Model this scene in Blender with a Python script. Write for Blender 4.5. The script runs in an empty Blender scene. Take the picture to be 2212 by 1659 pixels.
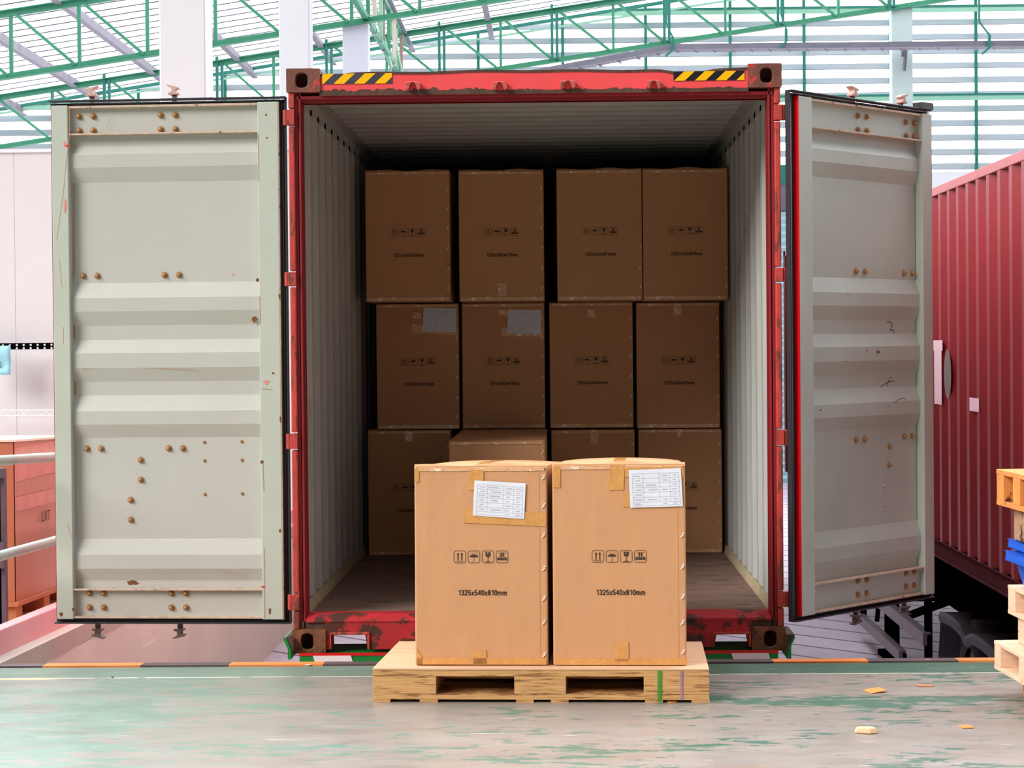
import bpy, bmesh, math, random
from math import sin, cos, pi, radians, sqrt
from mathutils import Vector, Matrix
random.seed(7)
SC = bpy.context.scene
COL = SC.collection

# ---------------------------------------------------------------- camera
W, H, F = 2212., 1659., 3800.
PX, PY, ROLL = 1161., 787.5, 0.0085
CAM = Vector((0, 0, 1.42))
def _basis():
    a, b = (1216.-PX)/F, -(745.-PY)/F
    y = Vector((a, b, 1)).normalized()
    z = Vector((-sin(ROLL), cos(ROLL), 0)); z = (z-y*z.dot(y)).normalized()
    x = -y.cross(z)
    return [Vector((x[i], y[i], z[i])) for i in range(3)]     # right, up, forward in world axes
RI, UP, FW = _basis()
cd = bpy.data.cameras.new('camera'); cam = bpy.data.objects.new('camera', cd); COL.objects.link(cam)
cd.sensor_width = 36; cd.sensor_fit = 'HORIZONTAL'; cd.lens = F*36/W
cd.shift_x = -(PX-W/2)/W; cd.shift_y = (PY-H/2)/W
cd.clip_end = 200
cam.matrix_world = Matrix(((RI.x, UP.x, -FW.x, CAM.x), (RI.y, UP.y, -FW.y, CAM.y), (RI.z, UP.z, -FW.z, CAM.z), (0, 0, 0, 1)))
SC.camera = cam
def ray(px, py): return RI*((px-PX)/F) + UP*(-(py-PY)/F) + FW
def P(px, py, Y): d = ray(px, py); return CAM + d*(Y/d.y)          # point at depth Y
def PXP(px, py, X): d = ray(px, py); return CAM + d*(X/d.x)        # point on a plane X = const
SL = 0.031
def gz(Y): return -SL*(Y-7.0)                                      # the dock slab falls gently to its edge
def G(px, py, dz=0):
    d = ray(px, py); t = (7*SL+dz-CAM.z)/(d.z+SL*d.y); return CAM + d*t

# ---------------------------------------------------------------- sky, sun, exposure
SC.view_settings.view_transform = 'Standard'; SC.view_settings.look = 'None'
SC.view_settings.gamma = 1; SC.view_settings.use_curve_mapping = False
SC.view_settings.exposure = 0.05
wd = bpy.data.worlds.new('sky'); SC.world = wd; wd.use_nodes = True
nt = wd.node_tree; nt.nodes.clear()
def N(nt, t, **k):
    n = nt.nodes.new(t)
    for a, b in k.items(): setattr(n, a, b)
    return n
tc = N(nt, 'ShaderNodeTexCoord'); sp = N(nt, 'ShaderNodeSeparateXYZ'); nt.links.new(tc.outputs['Generated'], sp.inputs[0])
def wm_(op, a, b):
    n = N(nt, 'ShaderNodeMath', operation=op)
    for i, v in enumerate((a, b)):
        if isinstance(v, (int, float)): n.inputs[i].default_value = v
        else: nt.links.new(v, n.inputs[i])
    return n.outputs[0]
SKY_UPF, SKY_UPB, SKY_BACK, SKY_FRONT = 0.40, 6.0, 5.5, 0.03
mz = N(nt, 'ShaderNodeMapRange', interpolation_type='SMOOTHSTEP'); mz.inputs['From Min'].default_value = 0.0; mz.inputs['From Max'].default_value = 0.75
mz.inputs['To Min'].default_value = 0; mz.inputs['To Max'].default_value = 1; nt.links.new(sp.outputs['Z'], mz.inputs['Value'])
my = N(nt, 'ShaderNodeMapRange', interpolation_type='SMOOTHSTEP'); my.inputs['From Min'].default_value = -0.1; my.inputs['From Max'].default_value = 0.6
my.inputs['To Min'].default_value = SKY_FRONT; my.inputs['To Max'].default_value = SKY_BACK; nt.links.new(sp.outputs['Y'], my.inputs['Value'])
mu = N(nt, 'ShaderNodeMapRange', interpolation_type='SMOOTHSTEP'); mu.inputs['From Min'].default_value = -0.5; mu.inputs['From Max'].default_value = 0.6
mu.inputs['To Min'].default_value = SKY_UPF; mu.inputs['To Max'].default_value = SKY_UPB; nt.links.new(sp.outputs['Y'], mu.inputs['Value'])
lr = wm_('SUBTRACT', 1.0, wm_('MULTIPLY', sp.outputs['X'], 0.45))
hor = wm_('MULTIPLY', my.outputs[0], lr)
val = wm_('ADD', wm_('MULTIPLY', hor, wm_('SUBTRACT', 1.0, mz.outputs[0])), wm_('MULTIPLY', mz.outputs[0], mu.outputs[0]))
bg = N(nt, 'ShaderNodeBackground'); bg.inputs['Color'].default_value = (0.94, 0.965, 1.04, 1); nt.links.new(val, bg.inputs['Strength'])
wo = N(nt, 'ShaderNodeOutputWorld'); nt.links.new(bg.outputs[0], wo.inputs['Surface'])
sl = bpy.data.lights.new('sun', 'SUN'); sl.energy = 3.4; sl.angle = radians(30); sl.color = (1.0, 0.965, 0.915)
so = bpy.data.objects.new('sun', sl); COL.objects.link(so)
so.rotation_euler = Vector((0.64, 0.52, -0.52)).to_track_quat('-Z', 'Y').to_euler()
SC.cycles.max_bounces = 8; SC.cycles.diffuse_bounces = 4; SC.cycles.use_denoising = True

# ---------------------------------------------------------------- materials
def lin(c):
    return tuple((v/255/12.92 if v/255 <= .04045 else ((v/255+.055)/1.055)**2.4) for v in c)
MATS = {}
def mat(name, col, rough=.6, metal=0, var=.12, scale=6, stretch=(1, 1, 1), patch=None, pcol=None, pscale=5, pstretch=(1, 1, 1),
        bump=0, bscale=60, bstretch=(1, 1, 1), translucent=0, coat=0, rnd=False, patch2=None, p2col=None, p2scale=2, spec=.5, pdet=8):
    m = bpy.data.materials.new(name); m.use_nodes = True; t = m.node_tree
    b = t.nodes['Principled BSDF']; b.inputs['Roughness'].default_value = rough; b.inputs['Metallic'].default_value = metal
    b.inputs['Specular IOR Level'].default_value = spec
    if coat: b.inputs['Coat Weight'].default_value = coat; b.inputs['Coat Roughness'].default_value = .15
    L = t.links.new
    tcn = N(t, 'ShaderNodeTexCoord'); vec = tcn.outputs['Object']
    if rnd:
        oi = N(t, 'ShaderNodeObjectInfo'); sc_ = N(t, 'ShaderNodeVectorMath', operation='SCALE'); sc_.inputs[0].default_value = (31, 17, 23)
        L(oi.outputs['Random'], sc_.inputs['Scale']); ad = N(t, 'ShaderNodeVectorMath', operation='ADD'); L(vec, ad.inputs[0]); L(sc_.outputs[0], ad.inputs[1]); vec = ad.outputs[0]
    def noise(s, st, det=4, r=.6):
        mp = N(t, 'ShaderNodeMapping'); mp.inputs['Scale'].default_value = st; L(vec, mp.inputs['Vector'])
        n = N(t, 'ShaderNodeTexNoise'); n.inputs['Scale'].default_value = s; n.inputs['Detail'].default_value = det; n.inputs['Roughness'].default_value = r
        L(mp.outputs[0], n.inputs['Vector']); return n.outputs['Fac']
    c = lin(col)
    rp = N(t, 'ShaderNodeValToRGB'); e = rp.color_ramp.elements
    e[0].position = .25; e[1].position = .75
    e[0].color = tuple(v*(1-var) for v in c)+(1,); e[1].color = tuple(min(1, v*(1+var)) for v in c)+(1,)
    L(noise(scale, stretch), rp.inputs[0]); out = rp.outputs[0]
    def over(out, thr, pc, ps, pst, det=8):
        r2 = N(t, 'ShaderNodeValToRGB'); r2.color_ramp.elements[0].position = thr; r2.color_ramp.elements[1].position = min(1, thr+.05)
        L(noise(ps, pst, det, .7), r2.inputs[0]); mx = N(t, 'ShaderNodeMix', data_type='RGBA'); L(r2.outputs[0], mx.inputs['Factor'])
        L(out, mx.inputs['A']); mx.inputs['B'].default_value = lin(pc)+(1,); return mx.outputs['Result']
    if patch is not None: out = over(out, patch, pcol, pscale, pstretch, pdet)
    if patch2 is not None: out = over(out, patch2, p2col, p2scale, pstretch, pdet)
    L(out, b.inputs['Base Color'])
    if bump:
        bp = N(t, 'ShaderNodeBump'); bp.inputs['Strength'].default_value = bump; bp.inputs['Distance'].default_value = .01
        L(noise(bscale, bstretch, 3), bp.inputs['Height']); L(bp.outputs[0], b.inputs['Normal'])
    if translucent:
        tr = N(t, 'ShaderNodeBsdfTranslucent'); L(out, tr.inputs['Color']); mix = N(t, 'ShaderNodeMixShader'); mix.inputs[0].default_value = translucent
        L(b.outputs[0], mix.inputs[1]); L(tr.outputs[0], mix.inputs[2]); L(mix.outputs[0], t.nodes['Material Output'].inputs['Surface'])
    MATS[name] = m; return m
CARD = mat('cardboard', (204, 151, 108), .75, var=.035, scale=6, stretch=(5, 5, .6), rnd=True, bump=.30, bscale=9, bstretch=(1, 1, .7), spec=.25)
TAPE = mat('packing_tape', (212, 152, 84), .28, var=.12, scale=20, coat=.4, bump=.35, bscale=40)
TAPEL = mat('glint_painted_tape', (226, 176, 132), .22, var=.1, scale=20, coat=.6, bump=.6, bscale=35, patch=.56, pcol=(255, 236, 215), pscale=18)  # whitish patches paint crinkle highlights into the tape colour
INK = mat('black_ink', (62, 44, 34), .8, var=.1)
PAPER = mat('white_paper', (226, 228, 238), .6, var=.03)
GREYINK = mat('grey_ink', (186, 188, 200), .8, var=.1)
STAPLE = mat('staple_glint_white', (240, 236, 228), .3, metal=.1, var=.05)  # near-white, barely metallic: the staples' glints are painted into the colour
PLY = mat('plywood_top', (214, 172, 136), .7, var=.14, scale=3, stretch=(.7, 5, 5), bump=.1, bscale=30, patch=.64, pcol=(180, 136, 100), pscale=3, pstretch=(.5, 4, 1))
PLYE = mat('plywood_edge', (206, 158, 100), .8, var=.25, scale=4, stretch=(1.2, 1, 34), patch=.53, pcol=(140, 96, 54), pscale=4, pstretch=(1, 1, 20), patch2=.66, p2col=(60, 38, 22), p2scale=7, bump=.5, bscale=6, bstretch=(1, 1, 40))
WOODL = mat('pale_wood', (226, 190, 160), .75, var=.18, scale=4, stretch=(1, 3, 14), patch=.62, pcol=(180, 130, 90), pscale=5, pstretch=(1, 2, 9), bump=.2, bscale=20)
WOODO = mat('orange_wood', (206, 132, 66), .7, var=.3, scale=4, stretch=(6, 2, 1), patch=.6, pcol=(84, 42, 20), pscale=4)
WOODP = mat('orange_pallet_wood', (190, 116, 76), .7, var=.2, scale=5)
REDH = mat('bright_red_paint', (240, 82, 86), .4, var=.06, scale=2)
RED = mat('weathered_red_paint', (180, 36, 42), .55, var=.2, scale=5, patch=.52, pcol=(74, 40, 30), pscale=6, pstretch=(1, 1, 1.2), bump=.2, bscale=30)
REDP = mat('worn_red_post_paint', (188, 64, 56), .6, var=.18, scale=6, patch=.52, pcol=(116, 56, 40), pscale=7, pstretch=(4, 4, 1), bump=.25, bscale=30)
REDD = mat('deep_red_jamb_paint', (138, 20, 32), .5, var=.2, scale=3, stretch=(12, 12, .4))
SIDEBOUNCE = mat('light_bouncing_side_paint', (196, 146, 138), .5, var=.08, scale=3)  # pale tone chosen to bounce light onto the pit wall
REDE = mat('glossy_red_edge', (235, 16, 26), .35, var=.04)
RUST = mat('rusted_casting_steel', (116, 68, 54), .7, var=.35, scale=9, patch=.545, pcol=(196, 56, 54), pscale=6, bump=.5, bscale=40)
RUST2 = mat('brown_rusted_casting_steel', (122, 76, 48), .75, var=.4, scale=10, patch=.54, pcol=(76, 44, 30), pscale=9, bump=.5, bscale=40)
RUST3 = mat('dark_rust_band', (84, 56, 44), .8, var=.4, scale=14, bump=.5, bscale=60)
DOORP = mat('pale_grey_green_paint', (190, 189, 182), .42, var=.035, scale=3, bump=.03, bscale=20, patch=.745, pcol=(172, 140, 118), pscale=9, pstretch=(1, 1, 1))
DOORF = mat('pale_green_frame_paint', (186, 191, 179), .45, var=.04, scale=4, patch=.69, pcol=(170, 105, 80), pscale=11, pstretch=(3, 3, .8))
DOORR = mat('grimy_grey_door_paint', (184, 190, 180), .5, var=.11, scale=1.6, bump=.04, bscale=20, patch=.72, pcol=(120, 112, 104), pscale=4)
RAIL_EDGE = mat('chipped_rail_edge', (205, 180, 160), .6, var=.25, scale=25, patch=.6, pcol=(110, 60, 36), pscale=20)
RUBBER = mat('black_rubber', (34, 32, 38), .5, var=.15, scale=10)
RUBBL = mat('grey_rubber_lip', (52, 52, 62), .42, var=.1, scale=10)
BOLT = mat('rusty_bolt', (176, 132, 88), .5, metal=.3, var=.25, scale=60, patch=.6, pcol=(110, 68, 40), pscale=60)
CHROME = mat('bright_bolt', (210, 212, 216), .25, metal=.8, var=.05)
CAMM = mat('worn_cam_steel', (206, 172, 158), .6, var=.15, scale=20, patch=.6, pcol=(150, 84, 66), pscale=20)
CAMD = mat('dark_cam_steel', (110, 96, 88), .6, var=.2, scale=20, patch=.6, pcol=(66, 46, 40), pscale=20)
INNER = mat('inner_grey_paint', (178, 180, 176), .6, var=.10, scale=4, stretch=(3, 3, .6), patch=.66, pcol=(120, 112, 96), pscale=6, pstretch=(2, 4, .5))
INROOF = mat('inner_roof_paint', (162, 162, 160), .6, var=.1, scale=4)
DECK = mat('container_plank_floor', (128, 102, 90), .65, var=.25, scale=3, stretch=(1, 3, 1), patch=.57, pcol=(86, 66, 58), pscale=4, pstretch=(1, 3, 1), patch2=.70, p2col=(170, 142, 120), p2scale=6, bump=.1, bscale=30)
YEL = mat('yellow_reflective', (255, 190, 0), .35, var=.03)
BLK = mat('dark_grey_reflective', (70, 66, 78), .35, var=.25, scale=14)
BLK2 = mat('black_reflective', (30, 28, 38), .35, var=.2, scale=14)
GREENT = mat('truss_green_paint', (62, 150, 112), .5, var=.08, scale=2)
GREEND = mat('dark_teal_paint', (28, 122, 104), .5, var=.1, scale=2)
GREENL = mat('pale_green_paint', (150, 205, 175), .5, var=.08, scale=2)
CREAM = mat('cream_paint', (222, 208, 186), .6, var=.08, scale=2)
BROWN = mat('brown_steel', (160, 128, 118), .6, var=.1)
WHITE = mat('white_column_paint', (222, 226, 232), .7, var=.02, scale=1, bump=.02, bscale=12)
MINT = mat('mint_column_paint', (196, 216, 208), .7, var=.03, scale=1.5, patch=.7, pcol=(150, 172, 165), pscale=1.2)
WALLP = mat('white_wall_panel', (212, 210, 214), .7, var=.02, scale=1)
PITM = mat('pit_concrete', (234, 220, 204), .85, var=.09, scale=1.2, bump=.08, bscale=18, patch=.68, pcol=(168, 132, 122), pscale=2.5, pstretch=(1, 1, .6))
RAMP = mat('ramp_concrete', (202, 184, 172), .85, var=.08, scale=2, bump=.1, bscale=30)
CURB = mat('pink_curb_paint', (226, 160, 160), .6, var=.06, scale=4, patch=.70, pcol=(160, 80, 70), pscale=14)
SLAT = mat('grey_louvre_slat', (150, 160, 164), .5, var=.04, scale=1)
LOWW = mat('pale_wall', (236, 242, 242), .8, var=.03, scale=.6)
SHUT = mat('pale_blue_shutter', (168, 206, 214), .5, var=.03, scale=1)
GALV = mat('galvanised_steel', (124, 124, 134), .4, metal=.5, var=.12, scale=3)
PURL = mat('galvanised_purlin', (156, 150, 160), .6, metal=.0, var=.1, scale=2)
RAILM = mat('pale_green_handrail', (176, 196, 184), .4, var=.08, scale=8)
POSTM = mat('dark_purple_steel', (86, 66, 78), .55, var=.2, scale=8)
WRAP = mat('red_wrapped_cardboard', (184, 110, 80), .4, var=.06, scale=3, coat=.1, stretch=(1, 5, .6))
WRAPB = mat('bright_red_film', (200, 104, 82), .35, var=.12, scale=7, coat=.3, stretch=(1, 1, 5))
MAROON = mat('maroon_side_paint', (134, 36, 42), .45, var=.08, scale=3, bump=.02, bscale=20)
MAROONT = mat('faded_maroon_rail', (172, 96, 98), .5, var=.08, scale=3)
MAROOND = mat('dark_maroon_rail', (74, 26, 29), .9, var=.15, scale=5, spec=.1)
DECAL = mat('white_decal', (232, 206, 214), .5, var=.03)
GREYD = mat('grey_decal', (112, 104, 104), .5, var=.05)
BLACKM = mat('black_chassis_paint', (6, 6, 9), .95, var=.2, scale=4, spec=0)
STEELG = mat('grey_side_rail_steel', (128, 118, 122), .35, metal=.4, var=.12, scale=4)
PLAST = mat('dark_grey_mudguard', (58, 55, 62), .5, var=.08, scale=4)
TYRE = mat('tyre_rubber', (16, 16, 18), .8, var=.15, scale=10)
BLUE = mat('blue_crate_plastic', (30, 92, 205), .35, var=.1, scale=6, patch=.7, pcol=(110, 150, 225), pscale=9)
GREENC = mat('green_trailer_paint', (10, 132, 52), .4, var=.1, scale=5)
REDSTR = mat('red_reflector', (205, 16, 24), .4, var=.05)
WHSTR = mat('white_reflector', (232, 222, 224), .4, var=.05)
ORNG = mat('orange_edge_paint', (236, 138, 70), .5, var=.12, scale=6, patch=.68, pcol=(150, 80, 50), pscale=10)
DKSTR = mat('dark_edge_paint', (92, 76, 78), .55, var=.2, scale=6, patch=.62, pcol=(180, 110, 84), pscale=8)
BLUESH = mat('light_blue_sheet', (150, 212, 228), .35, var=.08, scale=4)
SCRAP = mat('cardboard_scrap', (214, 140, 70), .8, var=.12, scale=30)
CRUMB = mat('pale_foam_scrap', (226, 180, 140), .8, var=.2, scale=40)
PEN = mat('marker_ink', (38, 34, 36), .7, var=.05)
ROOFM = mat('translucent_roof_sheet', (246, 247, 250), .5, var=.02, scale=1, translucent=.85)
BARR = mat('white_barrier', (226, 222, 230), .7, var=.06, scale=3)

def floor_mat():
    m = bpy.data.materials.new('worn_green_concrete'); m.use_nodes = True; t = m.node_tree; b = t.nodes['Principled BSDF']; L = t.links.new
    b.inputs['Roughness'].default_value = .38
    tcn = N(t, 'ShaderNodeTexCoord'); V = tcn.outputs['Object']; sx = N(t, 'ShaderNodeSeparateXYZ'); L(V, sx.inputs[0])
    def noise(s, st, det=6, r=.65, off=0):
        mp = N(t, 'ShaderNodeMapping'); mp.inputs['Scale'].default_value = st; mp.inputs['Location'].default_value = (off, off*.7, 0); L(V, mp.inputs['Vector'])
        n = N(t, 'ShaderNodeTexNoise'); n.inputs['Scale'].default_value = s; n.inputs['Detail'].default_value = det; n.inputs['Roughness'].default_value = r
        L(mp.outputs[0], n.inputs['Vector']); return n.outputs['Fac']
    def M(op, a, b2, c=None):
        n = N(t, 'ShaderNodeMath', operation=op)
        for i, v in enumerate((a, b2, c)):
            if v is None: continue
            if isinstance(v, (int, float)): n.inputs[i].default_value = v
            else: L(v, n.inputs[i])
        return n.outputs[0]
    def R(v, a, b2, lo=0, hi=1, sm=True):
        n = N(t, 'ShaderNodeMapRange'); n.interpolation_type = 'SMOOTHSTEP' if sm else 'LINEAR'
        n.inputs['From Min'].default_value = a; n.inputs['From Max'].default_value = b2; n.inputs['To Min'].default_value = lo; n.inputs['To Max'].default_value = hi; L(v, n.inputs['Value']); return n.outputs[0]
    def mix(f, a, b2):
        n = N(t, 'ShaderNodeMix', data_type='RGBA')
        if isinstance(f, (int, float)): n.inputs['Factor'].default_value = f
        else: L(f, n.inputs['Factor'])
        for k, v in (('A', a), ('B', b2)):
            if isinstance(v, tuple): n.inputs[k].default_value = lin(v)+(1,)
            else: L(v, n.inputs[k])
        return n.outputs['Result']
    X, Y = sx.outputs['X'], sx.outputs['Y']
    con = mix(noise(1.6, (1, 1.6, 1)), (122, 113, 104), (152, 143, 134))
    con = mix(R(noise(5, (.5, 2.4, 1), off=4), .5, .75, 0, .55), con, (150, 122, 104))
    # paint survives at the left, in one patch right of the pallet and along the strip at the dock edge
    left = R(X, -.75, -1.75)
    dx = M('DIVIDE', M('SUBTRACT', X, 1.15), .75); dy = M('DIVIDE', M('SUBTRACT', Y, 6.98), .17)
    blob = R(M('ADD', M('MULTIPLY', dx, dx), M('MULTIPLY', dy, dy)), 1.5, .1)
    edge = R(Y, 7.62, 7.66)
    dens = M('ADD', M('ADD', M('MULTIPLY', left, .135), M('MULTIPLY', blob, .15)), .0)
    n1 = M('ADD', noise(7.5, (1, 2.8, 1), 12, .7, 2), M('MULTIPLY', M('SUBTRACT', noise(1.5, (1, 1.8, 1), 4, .6, 5), .5), .75))
    g = R(M('ADD', n1, dens), .585, .60)
    g = M('MAXIMUM', g, M('MULTIPLY', edge, R(noise(8, (1, 2, 1)), .3, .45, .55, 1)))
    haze = M('MULTIPLY', left, R(noise(.9, (1, 1, 1), off=9), .35, .7, .15, .7))
    gc = mix(noise(5, (1, 2, 1)), (96, 120, 104), (124, 145, 130))
    gd = mix(noise(5, (1, 2, 1)), (56, 92, 76), (80, 114, 96))
    gcol = mix(R(X, -1.2, .6), gc, gd)
    c = mix(haze, con, mix(.6, con, (116, 138, 124)))
    c = mix(g, c, gcol)
    # pale seam and scratches
    seam = M('MULTIPLY', R(M('ABSOLUTE', M('SUBTRACT', Y, M('ADD', 7.64, M('MULTIPLY', noise(2, (1, 0, 0)), .03))), 0), .012, .004), R(noise(9, (1, .1, 1)), .35, .5))
    c = mix(seam, c, (222, 212, 196))
    yl = M('MULTIPLY', R(M('ABSOLUTE', M('SUBTRACT', Y, 7.63), 0), .02, .012), R(X, -2.2, -2.3))
    c = mix(M('MULTIPLY', yl, .7), c, (226, 196, 110))
    sc = R(noise(14, (.35, 3, 1), 3, .5, 7), .70, .74, 0, .5)
    c = mix(sc, c, (226, 214, 202))
    L(c, b.inputs['Base Color'])
    L(R(noise(3, (1, 2, 1)), .3, .7, .28, .5), b.inputs['Roughness'])
    bp = N(t, 'ShaderNodeBump'); bp.inputs['Strength'].default_value = .12; bp.inputs['Distance'].default_value = .01; L(noise(30, (1, 1, 1)), bp.inputs['Height']); L(bp.outputs[0], b.inputs['Normal'])
    return m
FLOORM = floor_mat()
def yard_mat():
    m = bpy.data.materials.new('jointed_yard_concrete'); m.use_nodes = True; t = m.node_tree; b = t.nodes['Principled BSDF']; L = t.links.new
    b.inputs['Roughness'].default_value = .7
    tcn = N(t, 'ShaderNodeTexCoord'); mp = N(t, 'ShaderNodeMapping'); mp.inputs['Rotation'].default_value = (0, 0, radians(41)); L(tcn.outputs['Object'], mp.inputs['Vector'])
    br = N(t, 'ShaderNodeTexBrick'); L(mp.outputs[0], br.inputs['Vector'])
    for k, v in (('Scale', 1.0), ('Brick Width', 40.), ('Row Height', .46), ('Mortar Size', .022)): br.inputs[k].default_value = v
    br.inputs['Color1'].default_value = lin((208, 196, 210))+(1,); br.inputs['Color2'].default_value = lin((220, 208, 218))+(1,); br.inputs['Mortar'].default_value = lin((120, 92, 100))+(1,)
    n = N(t, 'ShaderNodeTexNoise'); n.inputs['Scale'].default_value = 2; n.inputs['Detail'].default_value = 6; L(tcn.outputs['Object'], n.inputs['Vector'])
    mx = N(t, 'ShaderNodeMix', data_type='RGBA', blend_type='MULTIPLY'); mx.inputs['Factor'].default_value = .35; L(br.outputs['Color'], mx.inputs['A']); L(n.outputs['Fac'], mx.inputs['B'])
    L(mx.outputs['Result'], b.inputs['Base Color']); return m
YARDM = yard_mat()

# ---------------------------------------------------------------- mesh helpers
def wmat(o):
    m = Matrix.Translation(o.location) @ o.rotation_euler.to_matrix().to_4x4()
    return wmat(o.parent) @ o.matrix_parent_inverse @ m if o.parent else m
class MB:
    def __init__(s): s.v = []; s.f = []
    def add(s, vs, fs):
        o = len(s.v); s.v += [Vector(v) for v in vs]; s.f += [[i+o for i in f] for f in fs]; return s
    def box(s, x0, x1, y0, y1, z0, z1):
        return s.add([(x, y, z) for x in (x0, x1) for y in (y0, y1) for z in (z0, z1)], [(0, 1, 3, 2), (4, 6, 7, 5), (0, 4, 5, 1), (2, 3, 7, 6), (0, 2, 6, 4), (1, 5, 7, 3)])
    def slab(s, x0, x1, y0, y1, t, fz=gz):      # follows the slope of the dock
        c = [(x, y) for x in (x0, x1) for y in (y0, y1)]
        return s.add([(x, y, fz(y)-k) for (x, y) in c for k in (t, 0)], [(0, 1, 3, 2), (4, 6, 7, 5), (0, 4, 5, 1), (2, 3, 7, 6), (0, 2, 6, 4), (1, 5, 7, 3)])
    def beam(s, a, b, w, h, up=Vector((0, 0, 1))):
        a, b = Vector(a), Vector(b); d = (b-a).normalized(); r = d.cross(up)
        if r.length < 1e-4: r = d.cross(Vector((0, 1, 0)))
        r.normalize(); u = r.cross(d)
        vs = [p + r*(i*w/2) + u*(j*h/2) for p in (a, b) for i in (-1, 1) for j in (-1, 1)]
        return s.add(vs, [(0, 1, 3, 2), (4, 6, 7, 5), (0, 4, 5, 1), (2, 3, 7, 6), (0, 2, 6, 4), (1, 5, 7, 3)])
    def angle(s, a, b, w, t=.008, up=Vector((0, 0, 1))):    # L section
        a, b = Vector(a), Vector(b); d = (b-a).normalized(); r = d.cross(up)
        if r.length < 1e-4: r = d.cross(Vector((0, 1, 0)))
        r.normalize(); u = r.cross(d)
        s.beam(a, b, t, w, up); return s.beam(a+u*w/2+r*(-w/2), b+u*w/2+r*(-w/2), w, t, up)
    def cyl(s, a, b, r, n=16, r2=None):
        a, b = Vector(a), Vector(b); r2 = r if r2 is None else r2; d = (b-a).normalized()
        x = d.orthogonal().normalized(); y = d.cross(x)
        vs = [p + (x*cos(2*pi*i/n)+y*sin(2*pi*i/n))*q for p, q in ((a, r), (b, r2)) for i in range(n)]
        return s.add(vs, [(i, (i+1) % n, n+(i+1) % n, n+i) for i in range(n)] + [list(range(n))[::-1], list(range(n, 2*n))])
    def lathe(s, c, axis, prof, n=24):
        c = Vector(c); d = Vector(axis).normalized(); x = d.orthogonal().normalized(); y = d.cross(x); k = len(prof)
        vs = [c + d*h + (x*cos(2*pi*i/n)+y*sin(2*pi*i/n))*r for i in range(n) for (r, h) in prof]
        return s.add(vs, [(i*k+j, ((i+1) % n)*k+j, ((i+1) % n)*k+j+1, i*k+j+1) for i in range(n) for j in range(k-1)])
    def prism(s, pts, a0, a1, axis='y'):
        # pts 2D; axis y: (x,z), axis x: (y,z), axis z: (x,y)
        n = len(pts)
        f = {'y': lambda p, a: (p[0], a, p[1]), 'x': lambda p, a: (a, p[0], p[1]), 'z': lambda p, a: (p[0], p[1], a)}[axis]
        return s.add([f(p, a) for a in (a0, a1) for p in pts], [list(range(n)), list(range(n, 2*n))[::-1]] + [(i, (i+1) % n, n+(i+1) % n, n+i) for i in range(n)])
    def grid(s, fn, nu, nv):
        vs = [fn(i/nu, j/nv) for i in range(nu+1) for j in range(nv+1)]
        return s.add(vs, [(i*(nv+1)+j, (i+1)*(nv+1)+j, (i+1)*(nv+1)+j+1, i*(nv+1)+j+1) for i in range(nu) for j in range(nv)])
    def sheet(s, prof, ext0, ext1, th):          # prof: list of points, extruded from ext0 to ext1 (vectors added), thickness th vector
        n = len(prof); th = Vector(th); e0, e1 = Vector(ext0), Vector(ext1); pr = [Vector(p) for p in prof]
        vs = [p+e+t for t in (Vector((0, 0, 0)), th) for e in (e0, e1) for p in pr]
        fs = []
        for i in range(n-1):
            fs += [(i, i+1, n+i+1, n+i), (2*n+i, 3*n+i, 3*n+i+1, 2*n+i+1), (i, 2*n+i, 2*n+i+1, i+1), (n+i, n+i+1, 3*n+i+1, 3*n+i)]
        fs += [(0, n, 3*n, 2*n), (n-1, 3*n-1, 4*n-1, 2*n-1)]
        return s.add(vs, fs)
    def build(s, name, m, parent=None, bevel=0, smooth=False, seg=2):
        me = bpy.data.meshes.new(name); bm = bmesh.new(); vv = [bm.verts.new(v) for v in s.v]
        for f in s.f:
            try: bm.faces.new([vv[i] for i in f])
            except ValueError: pass
        if bevel: bmesh.ops.remove_doubles(bm, verts=bm.verts, dist=1e-5)
        bmesh.ops.recalc_face_normals(bm, faces=bm.faces); bm.to_mesh(me); bm.free()
        me.materials.append(m); o = bpy.data.objects.new(name, me); COL.objects.link(o)
        if smooth:
            for p in me.polygons: p.use_smooth = True
        if bevel:
            md = o.modifiers.new('bevel', 'BEVEL'); md.width = bevel; md.segments = seg; md.limit_method = 'ANGLE'; md.angle_limit = radians(40)
        if parent is not None: o.parent = parent; o.matrix_parent_inverse = wmat(parent).inverted()
        return o
def tag(o, label=None, cat=None, group=None, kind=None):
    if label: o['label'] = label
    if cat: o['category'] = cat
    if group: o['group'] = group
    if kind: o['kind'] = kind
    return o
def root(name, loc, label, cat, group=None, rz=0):
    o = bpy.data.objects.new(name, None); COL.objects.link(o); o.location = loc; o.rotation_euler = (0, 0, rz); o.empty_display_size = .1
    return tag(o, label, cat, group)
def struct(name, mb, m, **k): return tag(mb.build(name, m, **k), kind='structure')
def local(o):           # lets a builder work in the thing's own space: children built after the origin are moved with it
    return o
def _arc(cx, cy, rx, ry, a0, a1, n=10): return [(cx+rx*cos(radians(a0+(a1-a0)*i/n)), cy+ry*sin(radians(a0+(a1-a0)*i/n))) for i in range(n+1)]
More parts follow.
